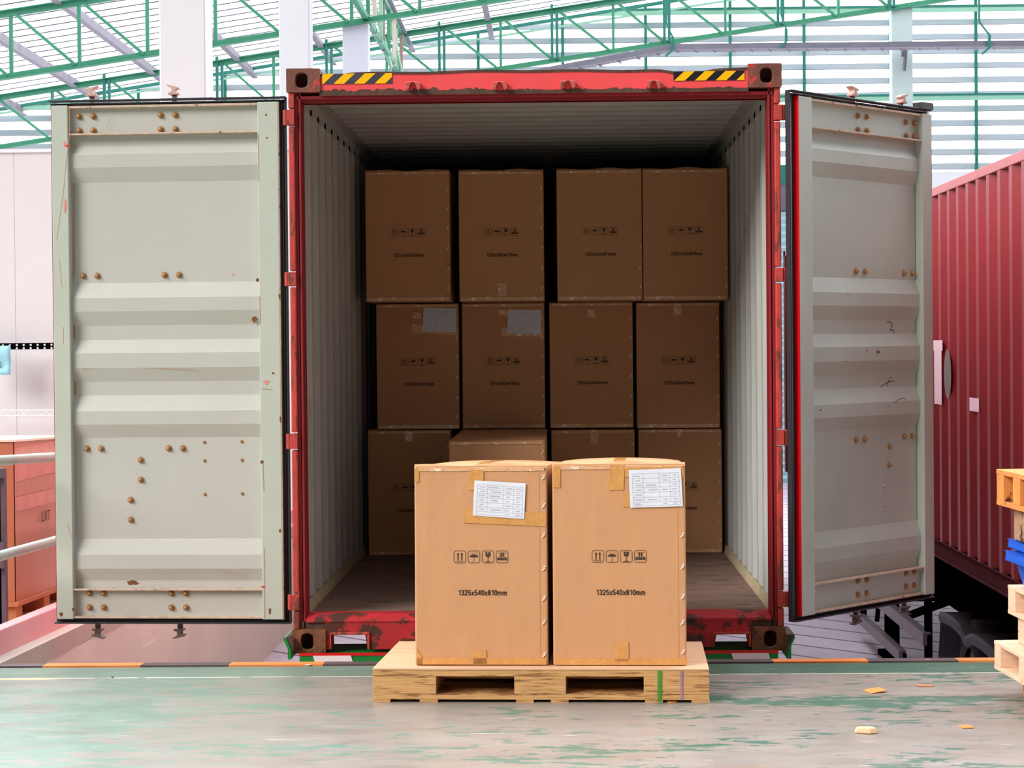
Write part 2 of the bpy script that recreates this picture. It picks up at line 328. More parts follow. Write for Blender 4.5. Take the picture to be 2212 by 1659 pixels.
GLYPH = {'1': (.56, [[(.36, 0), (.36, .96)], [(.36, .90), (.25, .80), (.12, .76)]]), '0': (.64, [_arc(.3, .5, .205, .415, 0, 360, 20)]),
 '3': (.64, [_arc(.29, .715, .18, .20, 165, -90)+_arc(.29, .30, .205, .215, 90, -165)]), '2': (.64, [_arc(.29, .69, .20, .225, 170, -30)+[(.08, .10), (.08, .085), (.53, .085)]]),
 '5': (.64, [[(.50, .915), (.17, .915), (.11, .50)]+_arc(.28, .33, .215, .245, 125, -160)]), '4': (.64, [[(.42, 0), (.42, .93), (.07, .28), (.57, .28)]]),
 '8': (.64, [_arc(.3, .72, .17, .195, 0, 360, 16), _arc(.3, .30, .205, .215, 0, 360, 16)]), 'x': (.60, [[(.06, 0), (.50, .70)], [(.06, .70), (.50, 0)]]),
 'm': (.92, [[(.1, 0), (.1, .70)], [(.1, .48), (.16, .60), (.26, .63), (.37, .60), (.42, .48), (.42, 0)], [(.42, .48), (.48, .60), (.58, .63), (.69, .60), (.74, .48), (.74, 0)]]),
 'L': (.60, [[(.1, 1), (.1, .08), (.52, .08)]]), 'X': (.66, [[(.05, 0), (.55, 1)], [(.05, 1), (.55, 0)]]), 'T': (.60, [[(0, .93), (.55, .93)], [(.275, .93), (.275, 0)]]),
 'E': (.64, [[(.5, .93), (.1, .93), (.1, .07), (.5, .07)], [(.1, .5), (.45, .5)]])}
def text_mesh(body, width=None, height=None, bold=.16):
    vs, fs, x = [], [], 0
    for ch in body:
        adv, lines = GLYPH[ch]
        for ln in lines:
            for (ax, ay), (bx, by) in zip(ln, ln[1:]):
                d = Vector((bx-ax, by-ay)); 
                if d.length < 1e-5: continue
                d.normalize(); nx_, ny_ = -d.y*bold/2, d.x*bold/2; k = len(vs)
                vs += [(x+ax+nx_, ay+ny_), (x+ax-nx_, ay-ny_), (x+bx-nx_, by-ny_), (x+bx+nx_, by+ny_)]; fs.append([k, k+1, k+2, k+3])
            for (ax, ay) in ln[1:-1]:
                k = len(vs); vs += [(x+ax+cos(pi*i/4+.39)*bold/2, ay+sin(pi*i/4+.39)*bold/2) for i in range(8)]; fs.append(list(range(k, k+8)))
        x += adv
    x0, x1 = min(v[0] for v in vs), max(v[0] for v in vs); y0, y1 = min(v[1] for v in vs), max(v[1] for v in vs)
    sy = height/(y1-y0); sx = width/(x1-x0) if width else sy
    return [((a-(x0+x1)/2)*sx, (b-(y0+y1)/2)*sy) for a, b in vs], fs

# ================================================================= SETTING
EDGE = 8.06; PITX = -2.64
mb = MB(); mb.slab(-9, 9, -6, EDGE-.10, .30); struct('floor_ramp', MB().slab(-9, PITX+.02, EDGE-.10, 17.9, .10), RAMP)
floor = struct('floor', mb, FLOORM)
# steel nosing in orange and dark lengths
xs = [(PITX-.0, 'o0')]
def nose(k, x0, x1, m): struct('trim_%d' % k, MB().slab(x0, x1, EDGE-.085, EDGE, .09, lambda y: gz(y)+.006), m)
segs = [G(px, 1428).x for px in (0, 118, 322, 508, 706)]
nose(1, PITX, segs[1], DKSTR); nose(2, segs[1], segs[2], ORNG); nose(3, segs[2], segs[3], DKSTR); nose(4, segs[3], segs[4], ORNG)
r1, r2, r3 = G(1660, 1418).x, G(1860, 1417).x, G(2050, 1416).x
nose(5, segs[4], r1, DKSTR); nose(6, r1, r2, ORNG); nose(7, r2, r3, DKSTR); nose(8, r3, 9, ORNG)
struct('trim_9', MB().slab(PITX, 9, EDGE-.10, EDGE-.085, .30, lambda y: gz(y)-.01), BLACKM)
YZ = -1.3
struct('floor_yard', MB().box(-30, 40, 5, 75, YZ-.2, YZ), YARDM)
struct('wall_dock', MB().box(PITX, 9, EDGE-.12, EDGE-.02, YZ, gz(EDGE)-.09), PITM)
mb = MB(); mb.grid(lambda u, v: (PITX+.02+(.012*sin(37*u)*sin(23*u) if v == 1 else 0), 8.0+9.9*u, YZ+(gz(8.0+9.9*u)-.10-YZ)*v), 60, 1)
mb.box(PITX-.2, PITX+.018, 8.0, 17.9, YZ, gz(17.9)-.1)
struct('wall_pit', mb, PITM)
# far louvred wall
WY = 34.4; S40 = F/WY
zl = P(2100, 365, WY).z; zt = 9.6
mb = MB(); k = 0; z = zl
while z < zt:
    mb.add([(x, WY+dy, z+dz) for x in (-22, 18) for dy, dz in ((-.02, 0), (-.005, -.01), (.10, .115), (.085, .125))], [(0, 1, 2, 3), (4, 7, 6, 5), (0, 4, 5, 1), (1, 5, 6, 2), (2, 6, 7, 3), (3, 7, 4, 0)])
    z += 31.0/S40
struct('wall_back', mb, SLAT)
postx = [P(px, 300, WY).x for px in (-60, 120, 302, 489, 671, 853, 1035, 1217, 1396, 1578, 1737, 1923, 2107, 2290)]
k = 10
for i, x in enumerate(postx):
    struct('trim_%d' % (k+i), MB().box(x-.03, x+.03, WY-.10, WY-.035, zl-.1, zt), GREEND)
k = 30
for i, py in enumerate((20, 210)):
    zz = P(1700, py, WY).z
    struct('trim_%d' % (k+i), MB().box(-22, 18, WY-.14, WY-.10, zz-.02, zz+.02), GREEND)
    struct('trim_%d' % (k+3+i), MB().box(-22, 18, WY-.13, WY-.10, zz-.11, zz-.02), GREENL)
struct('wall_back_lower', MB().box(-22, 18, WY+.02, WY+.2, YZ, zl-.05), LOWW)
sx0, sx1 = P(1420, 500, WY).x, P(1704, 500, WY).x
struct('trim_40', MB().box(sx0-.2, sx1+.1, WY-.14, WY+.02, P(1694, 398, WY).z, P(1694, 358, WY).z), GREEND)
pr = []; z = YZ; zs1 = P(1694, 455, WY).z; i = 0
while z < zs1: pr.append((0, WY-(.10 if i % 2 else .05), z)); z += .055 if i % 2 else .085; i += 1
struct('door_1', MB().sheet(pr, (sx0, 0, 0), (sx1, 0, 0), (0, .03, 0)), SHUT)
struct('trim_41', MB().box(sx0, sx1, WY-.12, WY+.02, zs1, P(1694, 398, WY).z), GALV)
# near left white partition
LY = 18.0
lzt = P(60, 323, LY).z; xr = P(640, 700, LY).x
mb = MB(); x = -12.0; seam = P(33, 600, LY).x
while x < xr:
    x2 = min(x+1.2, xr)
    a = x if abs(x+12) < 1e-6 else x
    mb.box(a, x2-.003, LY, LY+.1, YZ, lzt-.03); x += 1.2
ob = struct('wall_left', mb, WALLP); ob.location.x = ((seam+12) % 1.2)
struct('trim_42', MB().box(-12, xr+.8, LY-.02, LY+.12, lzt-.03, lzt+.005), WHITE)
# roof
YA, YB, YC = 26.2, 32.2, 33.9
def ab(x): return P(x, 168-.1563*x, YA)
def bt(x): return P(x, 218-.1615*x, YB)
def ct(x): return P(x, 236-.1610*x, YC)
a0, a1 = ab(-300)+Vector((0, 0, .93)), ab(1900)+Vector((0, 0, .93))
b0, b1 = bt(-300), bt(2300)
PT = .24
def roofz(X, Y):
    za = a0.z+(X-a0.x)*(a1.z-a0.z)/(a1.x-a0.x); zb = b0.z+(X-b0.x)*(b1.z-b0.z)/(b1.x-b0.x)
    return za+(Y-YA)*(zb-za)/(YB-YA)
prof = []; y = 20.5; i = 0
while y < WY+.4: prof.append((y, .035 if i % 4 in (1, 2) else 0)); y += .05 if i % 2 == 0 else .10; i += 1
n = len(prof); mb = MB(); X0, X1 = -16., 16.
vs = [(X, yy, roofz(X, yy)+PT+dz) for X in (X0, X1) for (yy, dz) in prof]
mb.add(vs, [(i, i+1, n+i+1, n+i) for i in range(n-1)])
struct('ceiling', mb, ROOFM)
# darker lap joints of the roof sheets
mb = MB()
for yy in [21+.42*i for i in range(31)]:
    mb.add([(X, yy+dy, roofz(X, yy)+PT-.012) for X in (X0, X1) for dy in (0, .085)], [(0, 1, 3, 2)])
struct('trim_43', mb, mat('roof_lap_batten', (106, 108, 114), .8, var=.1))

# purlins
plab = ['galvanised roof purlin nearest the left edge of the photo', 'galvanised roof purlin crossing left of the first white column', 'galvanised roof purlin between the first and second white columns',
        'galvanised roof purlin just left of the shortest white column', 'galvanised roof purlin right of the shortest white column', 'galvanised roof purlin above the left half of the red header',
        'galvanised roof purlin above the middle of the red header']
for i, px in enumerate((-14, 160, 329, 512, 692, 872, 1052)):
    X = bt(px).x
    p = MB()
    p.add([(X+dx, yy, roofz(X, yy)+dz) for yy in (21, 34.0) for dx, dz in ((-.035, .02), (-.035, PT-.03), (-.005, PT-.03), (-.005, .05), (.07, .05), (.07, .02))],
          [(0, 1, 2, 3, 4, 5), (11, 10, 9, 8, 7, 6)]+[(j, (j+1) % 6, 6+(j+1) % 6, 6+j) for j in range(6)])
    tag(p.build('roof_purlin', PURL), plab[i], 'roof beam', 'purlins under the roof sheets')

# trusses
def truss(name, Y, bot, h, pxs, label, dbl=(), wch=.085, m=GREENT):
    r = root('roof_truss', bot(pxs[0]), label, 'roof truss', 'sloping green roof trusses')
    up = Vector((0, 0, h)); a, b = bot(pxs[0]), bot(pxs[-1])
    yv = Vector((0, -1, 0))
    MB().beam(a, b, .07, wch).beam(a+Vector((0, -.05, -wch/2)), b+Vector((0, -.05, -wch/2)), .12, .012).build('bottom_chord', m, r)
    MB().beam(a+up, b+up, .07, wch).beam(a+up+Vector((0, -.05, wch/2)), b+up+Vector((0, -.05, wch/2)), .12, .012).build('top_chord', m, r)
    for i, x in enumerate(pxs):
        q = bot(x)
        if x in dbl:
            MB().beam(q+Vector((-.06, -.05, -.05)), q+up+Vector((-.06, -.05, .12)), .05, .05).beam(q+Vector((.03, -.05, 0)), q+up+Vector((.03, -.05, 0)), .05, .05).build('vertical_strut', GREEND, r)
        else: MB().beam(q, q+up, .05, .05).build('vertical_strut', m, r)
        if i < len(pxs)-1:
            MB().beam(q+up+Vector((.06, -.02, 0)), bot(pxs[i+1])+Vector((-.05, -.02, 0)), .045, .055, yv).build('diagonal_strut', m, r)
    return r
truss('roof_truss', YA, ab, .93, [-122+147*i for i in range(10)], 'nearest green roof truss, its lower chord resting on the shortest white column')
def bb(x): return P(x, 317.5-.1560*x, YB)
hB = bt(1200).z-bb(1200).z
pB = [-130, -9, 114, 235, 357, 478, 592, 714, 836, 957, 1082, 1200, 1325, 1442, 1567, 1687, 1811, 1926, 2047, 2168, 2290]
truss('roof_truss', YB, bb, hB, pB, 'middle green roof truss running over the mint green column', dbl=(235, 478, 714, 957, 1200, 1442, 1687, 1926, 2168))
r = root('roof_truss', ct(-100), 'thin far green roof chord directly in front of the louvred wall', 'roof truss')
MB().beam(ct(-100), ct(1700), .06, .06).build('top_chord', GREEND, r)
lo = lambda x: P(x, 245-.1550*x, YC)
MB().beam(lo(-100), lo(1700), .05, .035).build('bottom_chord', GREENL, r)
# lengthwise lattice over the row of white columns
CX = P(768, 100, YA).x; ztop3 = P(768, 47, YA).z
r = root('lattice_girder', (CX, YA, ztop3), 'lengthwise green and cream lattice girder seen end-on right of the shortest white column', 'girder')
MB().box(CX+.12, CX+.20, 23, WY-1.2, ztop3+.02, ztop3+.10).build('bottom_chord', GREENT, r)
MB().box(CX+.12, CX+.20, 23, WY-1.2, ztop3+.80, ztop3+.88).build('top_chord', GREENT, r)
y = YA+.35; i = 0
while y < YB+.3:
    m = (GREENT, CREAM, GREENL, BROWN)[i % 4]
    MB().box(CX+.12+.02*(i % 3), CX+.18+.02*(i % 3), y, y+.06, ztop3, ztop3+.85).build('vertical_strut', m, r)
    y += .75; i += 1
for j, yy in enumerate((YA-.2, YA+2.8, YA+4.6)):
    MB().beam((CX-.10+.1*j, yy-.6, ztop3+.9), (CX+.15+.05*j, yy+.6, ztop3+(0 if j == 0 else -.15)), .05, .07).build('diagonal_strut', GREENL, r)

# columns
def column(x0, x1, Y, ztop, m, label, side):
    a, b = P(x0, 120, Y).x, P(x1, 120, Y).x
    o = MB().box(a, b, Y, Y+(b-a)*side, YZ, ztop).build('column', m, bevel=.012); o.data.transform(Matrix.Translation((-(a+b)/2, -Y, -YZ))); o.location = ((a+b)/2, Y, YZ)
    return tag(o, label, 'column')
column(344, 444, 14.4, 9, WHITE, 'wide white square column rising behind the left container door', .8)
column(603, 669, 20.3, 9, WHITE, 'white square column rising behind the upper left corner of the red container', .8)
column(740, 795, YA, ztop3, WHITE, 'shortest white square column, carrying the nearest green truss', .8)
cm = column(1927, 1972, YB, P(1950, 17, YB).z, MINT, 'mint green square column in front of the louvred wall', .8)
r = root('wall_bracket', P(1950, 110, YB-.1), 'dark steel bracket hanging on the mint green column', 'bracket')
MB().beam(P(1951, 96, YB-.12), P(1951, 122, YB-.12), .07, .06).build('bracket_plate', GALV, r)
MB().beam(P(1957, 105, YB-.14), P(1953, 153, YB-.08), .045, .045).build('bracket_arm', GALV, r)

# cable tray
TY = YB-.5
r = root('cable_tray', P(1453, 104, TY), 'grey galvanised cable tray hung below the green trusses, bending level to the right', 'cable tray')
t0, t1, t2 = P(1080, 172, TY), P(1453, 103, TY), P(2300, 95, TY)
for nm, dz, dy, h in (('side_rail', 0, -.12, .10), ('side_rail', -.0, .14, .10)):
    MB().beam(t0+Vector((0, dy, dz)), t1+Vector((0, dy, dz)), .015, h).beam(t1+Vector((0, dy, dz)), t2+Vector((0, dy, dz)), .015, h).build(nm, GALV, r)
q = MB()
for A, B in ((t0, t1), (t1, t2)):
    L_ = (B-A).length; k = int(L_/.32)
    for i in range(k): c = A+(B-A)*(i/k); q.beam(c+Vector((0, -.16, -.07)), c+Vector((.12, .16, -.06)), .03, .02)
q.beam(t0+Vector((0, 0, -.055)), t1+Vector((0, 0, -.055)), .27, .01).beam(t1+Vector((0, 0, -.055)), t2+Vector((0, 0, -.055)), .27, .01)
q.build('rungs', PURL, r)
for (x, yt, xk, yk) in ((1440, -20, 1453, 80), (1688, -10, 1698, 62), (2115, -60, 2137, 75)):
    A, B, Cc = P(x, yt, TY-.2), P(x, yk-28, TY-.2), P(xk, yk, TY-.2); D = P(xk, yk+28, TY-.2); E2 = P(xk-16, yk+42, TY-.2)
    MB().beam(A, B, .035, .035).beam(B, Cc, .03, .03).beam(Cc, D, .04, .05).beam(D, E2, .035, .035).build('hanger', GREEND, r)

# ================================================================= LEFT SIDE THINGS
LS = LY-.25
o = MB(); a, b = P(-60, 749, LS), P(330, 745, LS)
r = root('perforated_strip', (a+b)/2, 'black perforated steel strip crossing the white partition', 'strip')
pts = MB(); pts.beam(a, b, .03, .065)
pts.build('strip_body', BLACKM, r)
for i in range(26):
    c = a+(b-a)*((i+.5)/26)
    for dz in (.012, -.02): MB().lathe(c+Vector((0, -.017, dz)), (0, -1, 0), [(0.0001, .001), (.011, .001), (.011, 0)], 8).build('punched_hole', WALLP, r)
a, b = P(-60, 893, LS), P(330, 889, LS)
r = root('wire_truss_rail', (a+b)/2, 'thin white zigzag wire rail above the red wrapped carton', 'rail')
q = MB().cyl(a+Vector((0, 0, .025)), b+Vector((0, 0, .025)), .007, 8).cyl(a-Vector((0, 0, .03)), b-Vector((0, 0, .03)), .007, 8); q.build('wire_chord', WHITE, r)
q = MB()
for i in range(22):
    c0 = a+(b-a)*(i/22); c1 = a+(b-a)*((i+.5)/22); c2 = a+(b-a)*((i+1)/22)
    q.cyl(c0+Vector((0, 0, .025)), c1-Vector((0, 0, .03)), .006, 6).cyl(c1-Vector((0, 0, .03)), c2+Vector((0, 0, .025)), .006, 6)
q.build('wire_zigzag', WHITE, r)
p0, p1, p2, p3 = P(-60, 748, LS-.05), P(23, 747, LS-.05), P(24, 809, LS-.05), P(-60, 811, LS-.05)
o = MB().grid(lambda u, v: (p0.lerp(p1, u)).lerp(p3.lerp(p2, u), v)+Vector((0, .012*sin(9*v+3*u)-.01, 0)), 10, 10).build('plastic_sheet', BLUESH, smooth=True)
md = o.modifiers.new('solid', 'SOLIDIFY'); md.thickness = .003
tag(o, 'light blue plastic sheet hanging from the black perforated strip', 'sheet')
tv, tf = text_mesh('EE', height=.055); c = P(-3, 788, LS-.075)
MB().add([(c.x+x, c.y, c.z+z) for x, z in tv], tf).build('printed_letters', PEN, o)

# handrail
RX = -2.835
def gp(Y, dz): return Vector((RX, Y, gz(Y)+dz))
r = root('handrail', (RX, 8.4, gz(8.4)), 'pale green round pipe handrail in front of the red wrapped carton', 'handrail')
z1, z2 = P(60, 993, 8.9).z, P(60, 1184, 8.9).z
for nm, pa, pb in (('top_rail', (0, 995), (118, 987)), ('middle_rail', (0, 1201), (118, 1168))):
    A, B = PXP(*pa, RX), PXP(*pb, RX); d = (B-A)/(B.y-A.y)
    MB().cyl(A-d*1.6, B+d*5.0, .026, 20).build(nm, RAILM, r, smooth=True)
MB().cyl((RX, 13.9, gz(13.9)), (RX, 13.9, .75), .026, 14).build('post', RAILM, r, smooth=True)
MB().cyl((RX, 7.15, gz(7.15)), (RX, 7.15, .88), .026, 14).build('post', RAILM, r, smooth=True)
# dark steel post
r = root('steel_rack', P(6, 1300, 9.35), 'dark purple steel rack upright with flat brackets, at the left edge', 'rack')
c0 = P(-42, 1300, 9.35); c1 = P(15, 1300, 9.35)
MB().box(c1.x-.022, c1.x, 9.33, 9.37, gz(9.35), P(10, 1012, 9.35).z).build('upright', POSTM, r)
MB().box(c0.x, c1.x-.024, 9.36, 9.40, gz(9.38), P(10, 1020, 9.35).z).build('dark_panel', BLACKM, r)
for py in (1020, 1180, 1215):
    zc = P(10, py, 9.3).z; MB().box(c0.x, c1.x+.004, 9.29, 9.33, zc-.03, zc+.02).build('bracket', POSTM, r)
# curb
q = MB(); q.add([(x, y, gz(y)+z) for y in (7.0, 17.8) for x, z in ((-2.795, 0), (-2.795, .115), (-2.72, .115), (-2.70, 0))], [(0, 1, 2, 3), (7, 6, 5, 4), (0, 4, 5, 1), (1, 5, 6, 2), (2, 6, 7, 3)])
tag(q.build('kerb', CURB, bevel=.006), 'low pink painted kerb along the ramp edge at the left', 'kerb')
# wrapped carton on pallet
bx = -3.02; y0 = 9.62; zb = gz(10)+.125
bt_z = P(23, 955, 9.62).z; rs = lambda y: -SL*(y-9.62)
r = root('wrapped_carton', (bx-.5, y0+.6, zb), 'tall red-orange film wrapped carton marked LXT on a small orange pallet', 'carton')
q = MB(); D_, W_ = 1.25, 1.0
q.grid(lambda u, v: (bx-.0+.003*sin(9*v)*sin(7*u), y0+D_*u, zb+(bt_z-zb)*v+rs(y0+D_*u)), 10, 14)
q.slab(bx-W_, bx-.006, y0, y0+D_, bt_z-zb, lambda y: bt_z+rs(y)); q.build('carton_body', WRAP, r)
q = MB(); q.grid(lambda u, v: (bx+.004+.0012*sin(40*u), y0-.01+(D_+.02)*u, P(60, 1092, 10).z+(P(60, 1062, 10).z-P(60, 1092, 10).z)*v-.02*u), 20, 1); q.build('film_band', WRAPB, r)
q = MB(); q.grid(lambda u, v: (bx+.004+.0012*sin(33*u), y0-.01+(D_+.02)*u, P(60, 1030, 10).z+(P(60, 960, 10).z-P(60, 1030, 10).z)*v), 20, 2); q.build('film_band', WRAPB, r)
q = MB().slab(bx-W_-.01, bx+.01, y0-.01, y0+D_+.01, .012, lambda y: bt_z+.013+rs(y)); q.build('pale_top', CREAM, r)
tv, tf = text_mesh('LXT', width=.125, height=.062, bold=.11); ca = PXP(95.5, 1114, bx)
MB().add([(bx+.010, ca.y+x*1.35, ca.z+z-.0) for x, z in tv], tf).build('printed_letters', PEN, r)
r = root('small_pallet', (bx-.5, y0+.6, gz(10)), 'orange wooden pallet under the red wrapped carton', 'pallet')
MB().slab(bx-1.02, bx+.02, y0-.03, y0+D_+.03, .022, lambda y: zb-.001+rs(y)).build('deck', WOODP, r)
for yy in (y0+.0, y0+.52, y0+1.10):
    MB().box(bx-1.0, bx+.0, yy, yy+.11, gz(yy)+.003, zb-.024+rs(yy+.11)).build('stringer', WOODP, r)

# ================================================================= CONTAINER
YF = 8.73; XL, XR = -1.357, 1.088; ZB, ZT = -.105, 2.802
YE = YF+12.19
IL, IRR = -1.309, 1.040; ZFL = .072; ZRF = 2.715
cont = root('shipping_container', ((XL+XR)/2, YF, ZB), 'open red shipping container loaded with stacked brown cartons, pale inside', 'shipping container')
def casting(x, y, z, sx, sy, name_m):
    w, d, h = .168, .178, .118
    x0, x1 = (x, x+w) if sx > 0 else (x-w, x); ya, yb = (y, y+d) if sy > 0 else (y-d, y)
    def ring(cx, cz, rx, rz, n=24):
        pts = []
        for i in range(n):
            a = 2*pi*(i+.5)/n; ca, sa = cos(a), sin(a)
            pts.append((cx+rx*(abs(ca)**.8)*(1 if ca > 0 else -1), cz+rz*(abs(sa)**.6)*(1 if sa > 0 else -1)))
        return pts
    q = MB(); cx, cz = (x0+x1)/2-.008*sx, z+h*.5
    yf = ya if sy > 0 else yb; dirn = 1 if sy > 0 else -1
    hole = ring(cx, cz, .031 if z < 1 else .030, .040 if z < 1 else .036); n = len(hole)
    outer = []
    for (hx, hz) in hole:      # project hole points to the square rim
        dx, dz = hx-cx, hz-cz; t = 1e9
        if dx > 1e-9: t = min(t, (x1-cx)/dx)
        if dx < -1e-9: t = min(t, (x0-cx)/dx)
        if dz > 1e-9: t = min(t, (z+h-cz)/dz)
        if dz < -1e-9: t = min(t, (z-cz)/dz)
        outer.append((cx+dx*t, cz+dz*t))
    corners = [(x1, z+h), (x0, z+h), (x0, z), (x1, z)]
    vs = [(a, yf, b) for a, b in outer]+[(a, yf, b) for a, b in hole]+[(a, yf+dirn*.035, b) for a, b in hole]
    fs = []
    for i in range(n):
        j = (i+1) % n; f = [i, j, n+j, n+i]; fs.append(f); fs.append([n+i, n+j, 2*n+j, 2*n+i])
        (ax, az), (bx_, bz) = outer[i], outer[j]
        for c_i, (qx, qz) in enumerate(corners):
            ona = abs(ax-qx) < 1e-6 or abs(az-qz) < 1e-6; onb = abs(bx_-qx) < 1e-6 or abs(bz-qz) < 1e-6
            if ona and onb and not (abs(ax-bx_) < 1e-6 or abs(az-bz) < 1e-6) and (abs(ax-qx) < 1e-6) != (abs(bx_-qx) < 1e-6):
                vs.append((qx, yf, qz)); fs.append([i, len(vs)-1, j])
    q.add(vs, fs)
    # hollow body behind the face
    t = .03
    q.add([(a, b, c) for a in (x0, x1) for b in (ya, yb) for c in (z, z+h)], [(0, 1, 3, 2), (4, 6, 7, 5), (0, 2, 6, 4), (1, 5, 7, 3)] + ([(2, 3, 7, 6)] if sy > 0 else [(0, 4, 5, 1)]))
    bk = (yf+dirn*.12)
    q.box(cx-.055, cx+.055, min(bk, bk+dirn*.01), max(bk, bk+dirn*.01), cz-.05, cz+.05)
    o = q.build('corner_casting', name_m, cont, bevel=.007)
    return o
for sx, x in ((1, XL-.004), (-1, XR+.004)):
    casting(x, YF-.012, ZT-.118, sx, 1, RUST); casting(x, YF-.012, ZB, sx, 1, RUST2)
    casting(x, YE+.01, ZT-.118, sx, -1, RUST); casting(x, YE+.01, ZB, sx, -1, RUST)
# header: slightly dented top edge
zh0 = 2.668; hx0, hx1 = XL+.16, XR-.16
def htop(u):
    x = hx0+(hx1-hx0)*u
    return ZT-.022 - .006*(sin(11*u)+sin(27*u+1))*.4 - .030*math.exp(-((u-.86)/.045)**2) - .014*math.exp(-((u-.03)/.03)**2)
q = MB(); nH = 60
pts = [(hx0+(hx1-hx0)*i/nH, htop(i/nH)) for i in range(nH+1)]
q.prism([(hx0, zh0)]+[(hx1, zh0)]+pts[::-1], YF, YF+.09)
hd = q.build('header', REDH, cont)
q = MB()
for i in range(nH): (a, za), (b, zb_) = pts[i], pts[i+1]; q.add([(a, YF-.003, za-.010), (b, YF-.003, zb_-.010), (b, YF+.09, zb_+.004), (a, YF+.09, za+.004), (a, YF-.003, za+.003), (b, YF-.003, zb_+.003)], [(0, 1, 5, 4), (4, 5, 2, 3)])
q.build('top_flange', RUST3, hd)
# rusty lower fringe of the header
q = MB()
rng = random.Random(3); xs_ = [hx0+(hx1-hx0)*i/150 for i in range(151)]
tops = [zh0+.016+.012*(.5+.5*sin(i*.37))*rng.random()+.012*rng.random()*(i < 60) for i in range(151)]
for i in range(150): q.add([(xs_[i], YF-.002, zh0-.002), (xs_[i+1], YF-.002, zh0-.002), (xs_[i+1], YF-.002, tops[i+1]), (xs_[i], YF-.002, tops[i])], [(0, 1, 2, 3)])
q.build('rust_fringe', RUST3, hd)
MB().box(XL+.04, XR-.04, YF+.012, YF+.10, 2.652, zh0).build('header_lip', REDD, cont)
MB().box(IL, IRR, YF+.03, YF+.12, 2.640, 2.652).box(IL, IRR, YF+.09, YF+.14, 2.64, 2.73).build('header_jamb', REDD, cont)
# hazard stickers
def sticker(pxs, flip, mb_):
    x0, x1 = P(pxs[0], 170, YF).x, P(pxs[1], 170, YF).x; z0, z1 = P(770 if flip == 0 else 1530, 181 if flip == 0 else 174, YF).z, P(770 if flip == 0 else 1530, 159 if flip == 0 else 154, YF).z
    y = YF-.004; o = MB().box(x0, x1, y, YF-.001, z0, z1).build('hazard_sticker', mb_, cont)
    h = z1-z0; wv = h*1.08; pit = .1025; q = MB()
    k = -2
    while True:
        a = x0+pit*k-(.047 if flip == 0 else -.002)
        if a > x1: break
        b = a+.053
        poly = [(a, z0), (b, z0), (b+wv, z1), (a+wv, z1)]
        # clip in x
        def clip(poly, X, sgn):
            out = []
            for i in range(len(poly)):
                p_, q_ = poly[i], poly[(i+1) % len(poly)]; ip, iq = (p_[0]-X)*sgn >= 0, (q_[0]-X)*sgn >= 0
                if ip: out.append(p_)
                if ip != iq:
                    t = (X-p_[0])/(q_[0]-p_[0]); out.append((X, p_[1]+t*(q_[1]-p_[1])))
            return out
        poly = clip(poly, x0, 1)
        if poly: poly = clip(poly, x1, -1)
        if len(poly) > 2: q.prism(poly, y-.0008, y-.0001)
        k += 1
    q.build('yellow_stripes', YEL, o)
sticker((696, 847), 0, BLK); sticker((1455, 1608), 1, BLK2)
# cam keepers on the header
for px, py in ((893, 186), (1080, 186), (1227, 183), (1412, 183)):
    c = P(px, py, YF-.01); q = MB()
    for s in (-1, 1):
        q.prism([(c.x+s*.006, c.z+.018), (c.x+s*.036, c.z+.014), (c.x+s*.038, c.z-.016), (c.x+s*.022, c.z-.024), (c.x+s*.016, c.z-.004)], YF-.045, YF-.001)
    q.prism([(c.x-.03, c.z+.014), (c.x+.03, c.z+.014), (c.x+.026, c.z+.022), (c.x-.026, c.z+.022)], YF-.03, YF-.001)
    q.build('cam_keeper', mat('keeper_paint_%d' % px, (196, 88, 80), .6, var=.2, scale=30, patch=.55, pcol=(110, 56, 46), pscale=30) if px == 893 else MATS['keeper_paint_893'], cont, bevel=.003)
# posts
zpb, zpt = ZB+.118, ZT-.118
hz = [(P(628, a, YF).z, P(628, b, YF).z) for a, b in ((270, 237), (618, 588), (970, 937), (1318, 1285))]
for s, xo in ((1, XL), (-1, XR)):
    f = lambda a: xo+s*a
    q = MB().box(*sorted((f(.004), f(.034))), YF, YF+.02, zpb, zpt)
    # break the outer bar where the hinges sit
    q = MB(); zz = zpb
    for (h0, h1) in hz[::-1]:
        q.box(*sorted((f(.003), f(.033))), YF-.002, YF+.05, zz, h0-.006); zz = h1+.006
    q.box(*sorted((f(.003), f(.033))), YF-.002, YF+.05, zz, zpt)
    q.build('corner_post', REDP, cont, bevel=.006)
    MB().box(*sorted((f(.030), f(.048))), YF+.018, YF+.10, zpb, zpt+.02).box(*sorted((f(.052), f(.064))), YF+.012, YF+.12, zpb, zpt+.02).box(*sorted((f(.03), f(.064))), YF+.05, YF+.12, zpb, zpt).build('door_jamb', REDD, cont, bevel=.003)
    for (h0, h1) in hz:
        o = MB().box(*sorted((f(-.004), f(.034))), YF-.010, YF+.05, h0, h1)
        o.cyl((f(-.012), YF+.012, h0), (f(-.012), YF+.012, h1), .014, 14)
        o.box(*sorted((f(-.050), f(-.012))), YF+.050, YF+.066, h0+.004, h1-.004)
        o.build('door_hinge', REDP, cont, bevel=.002)
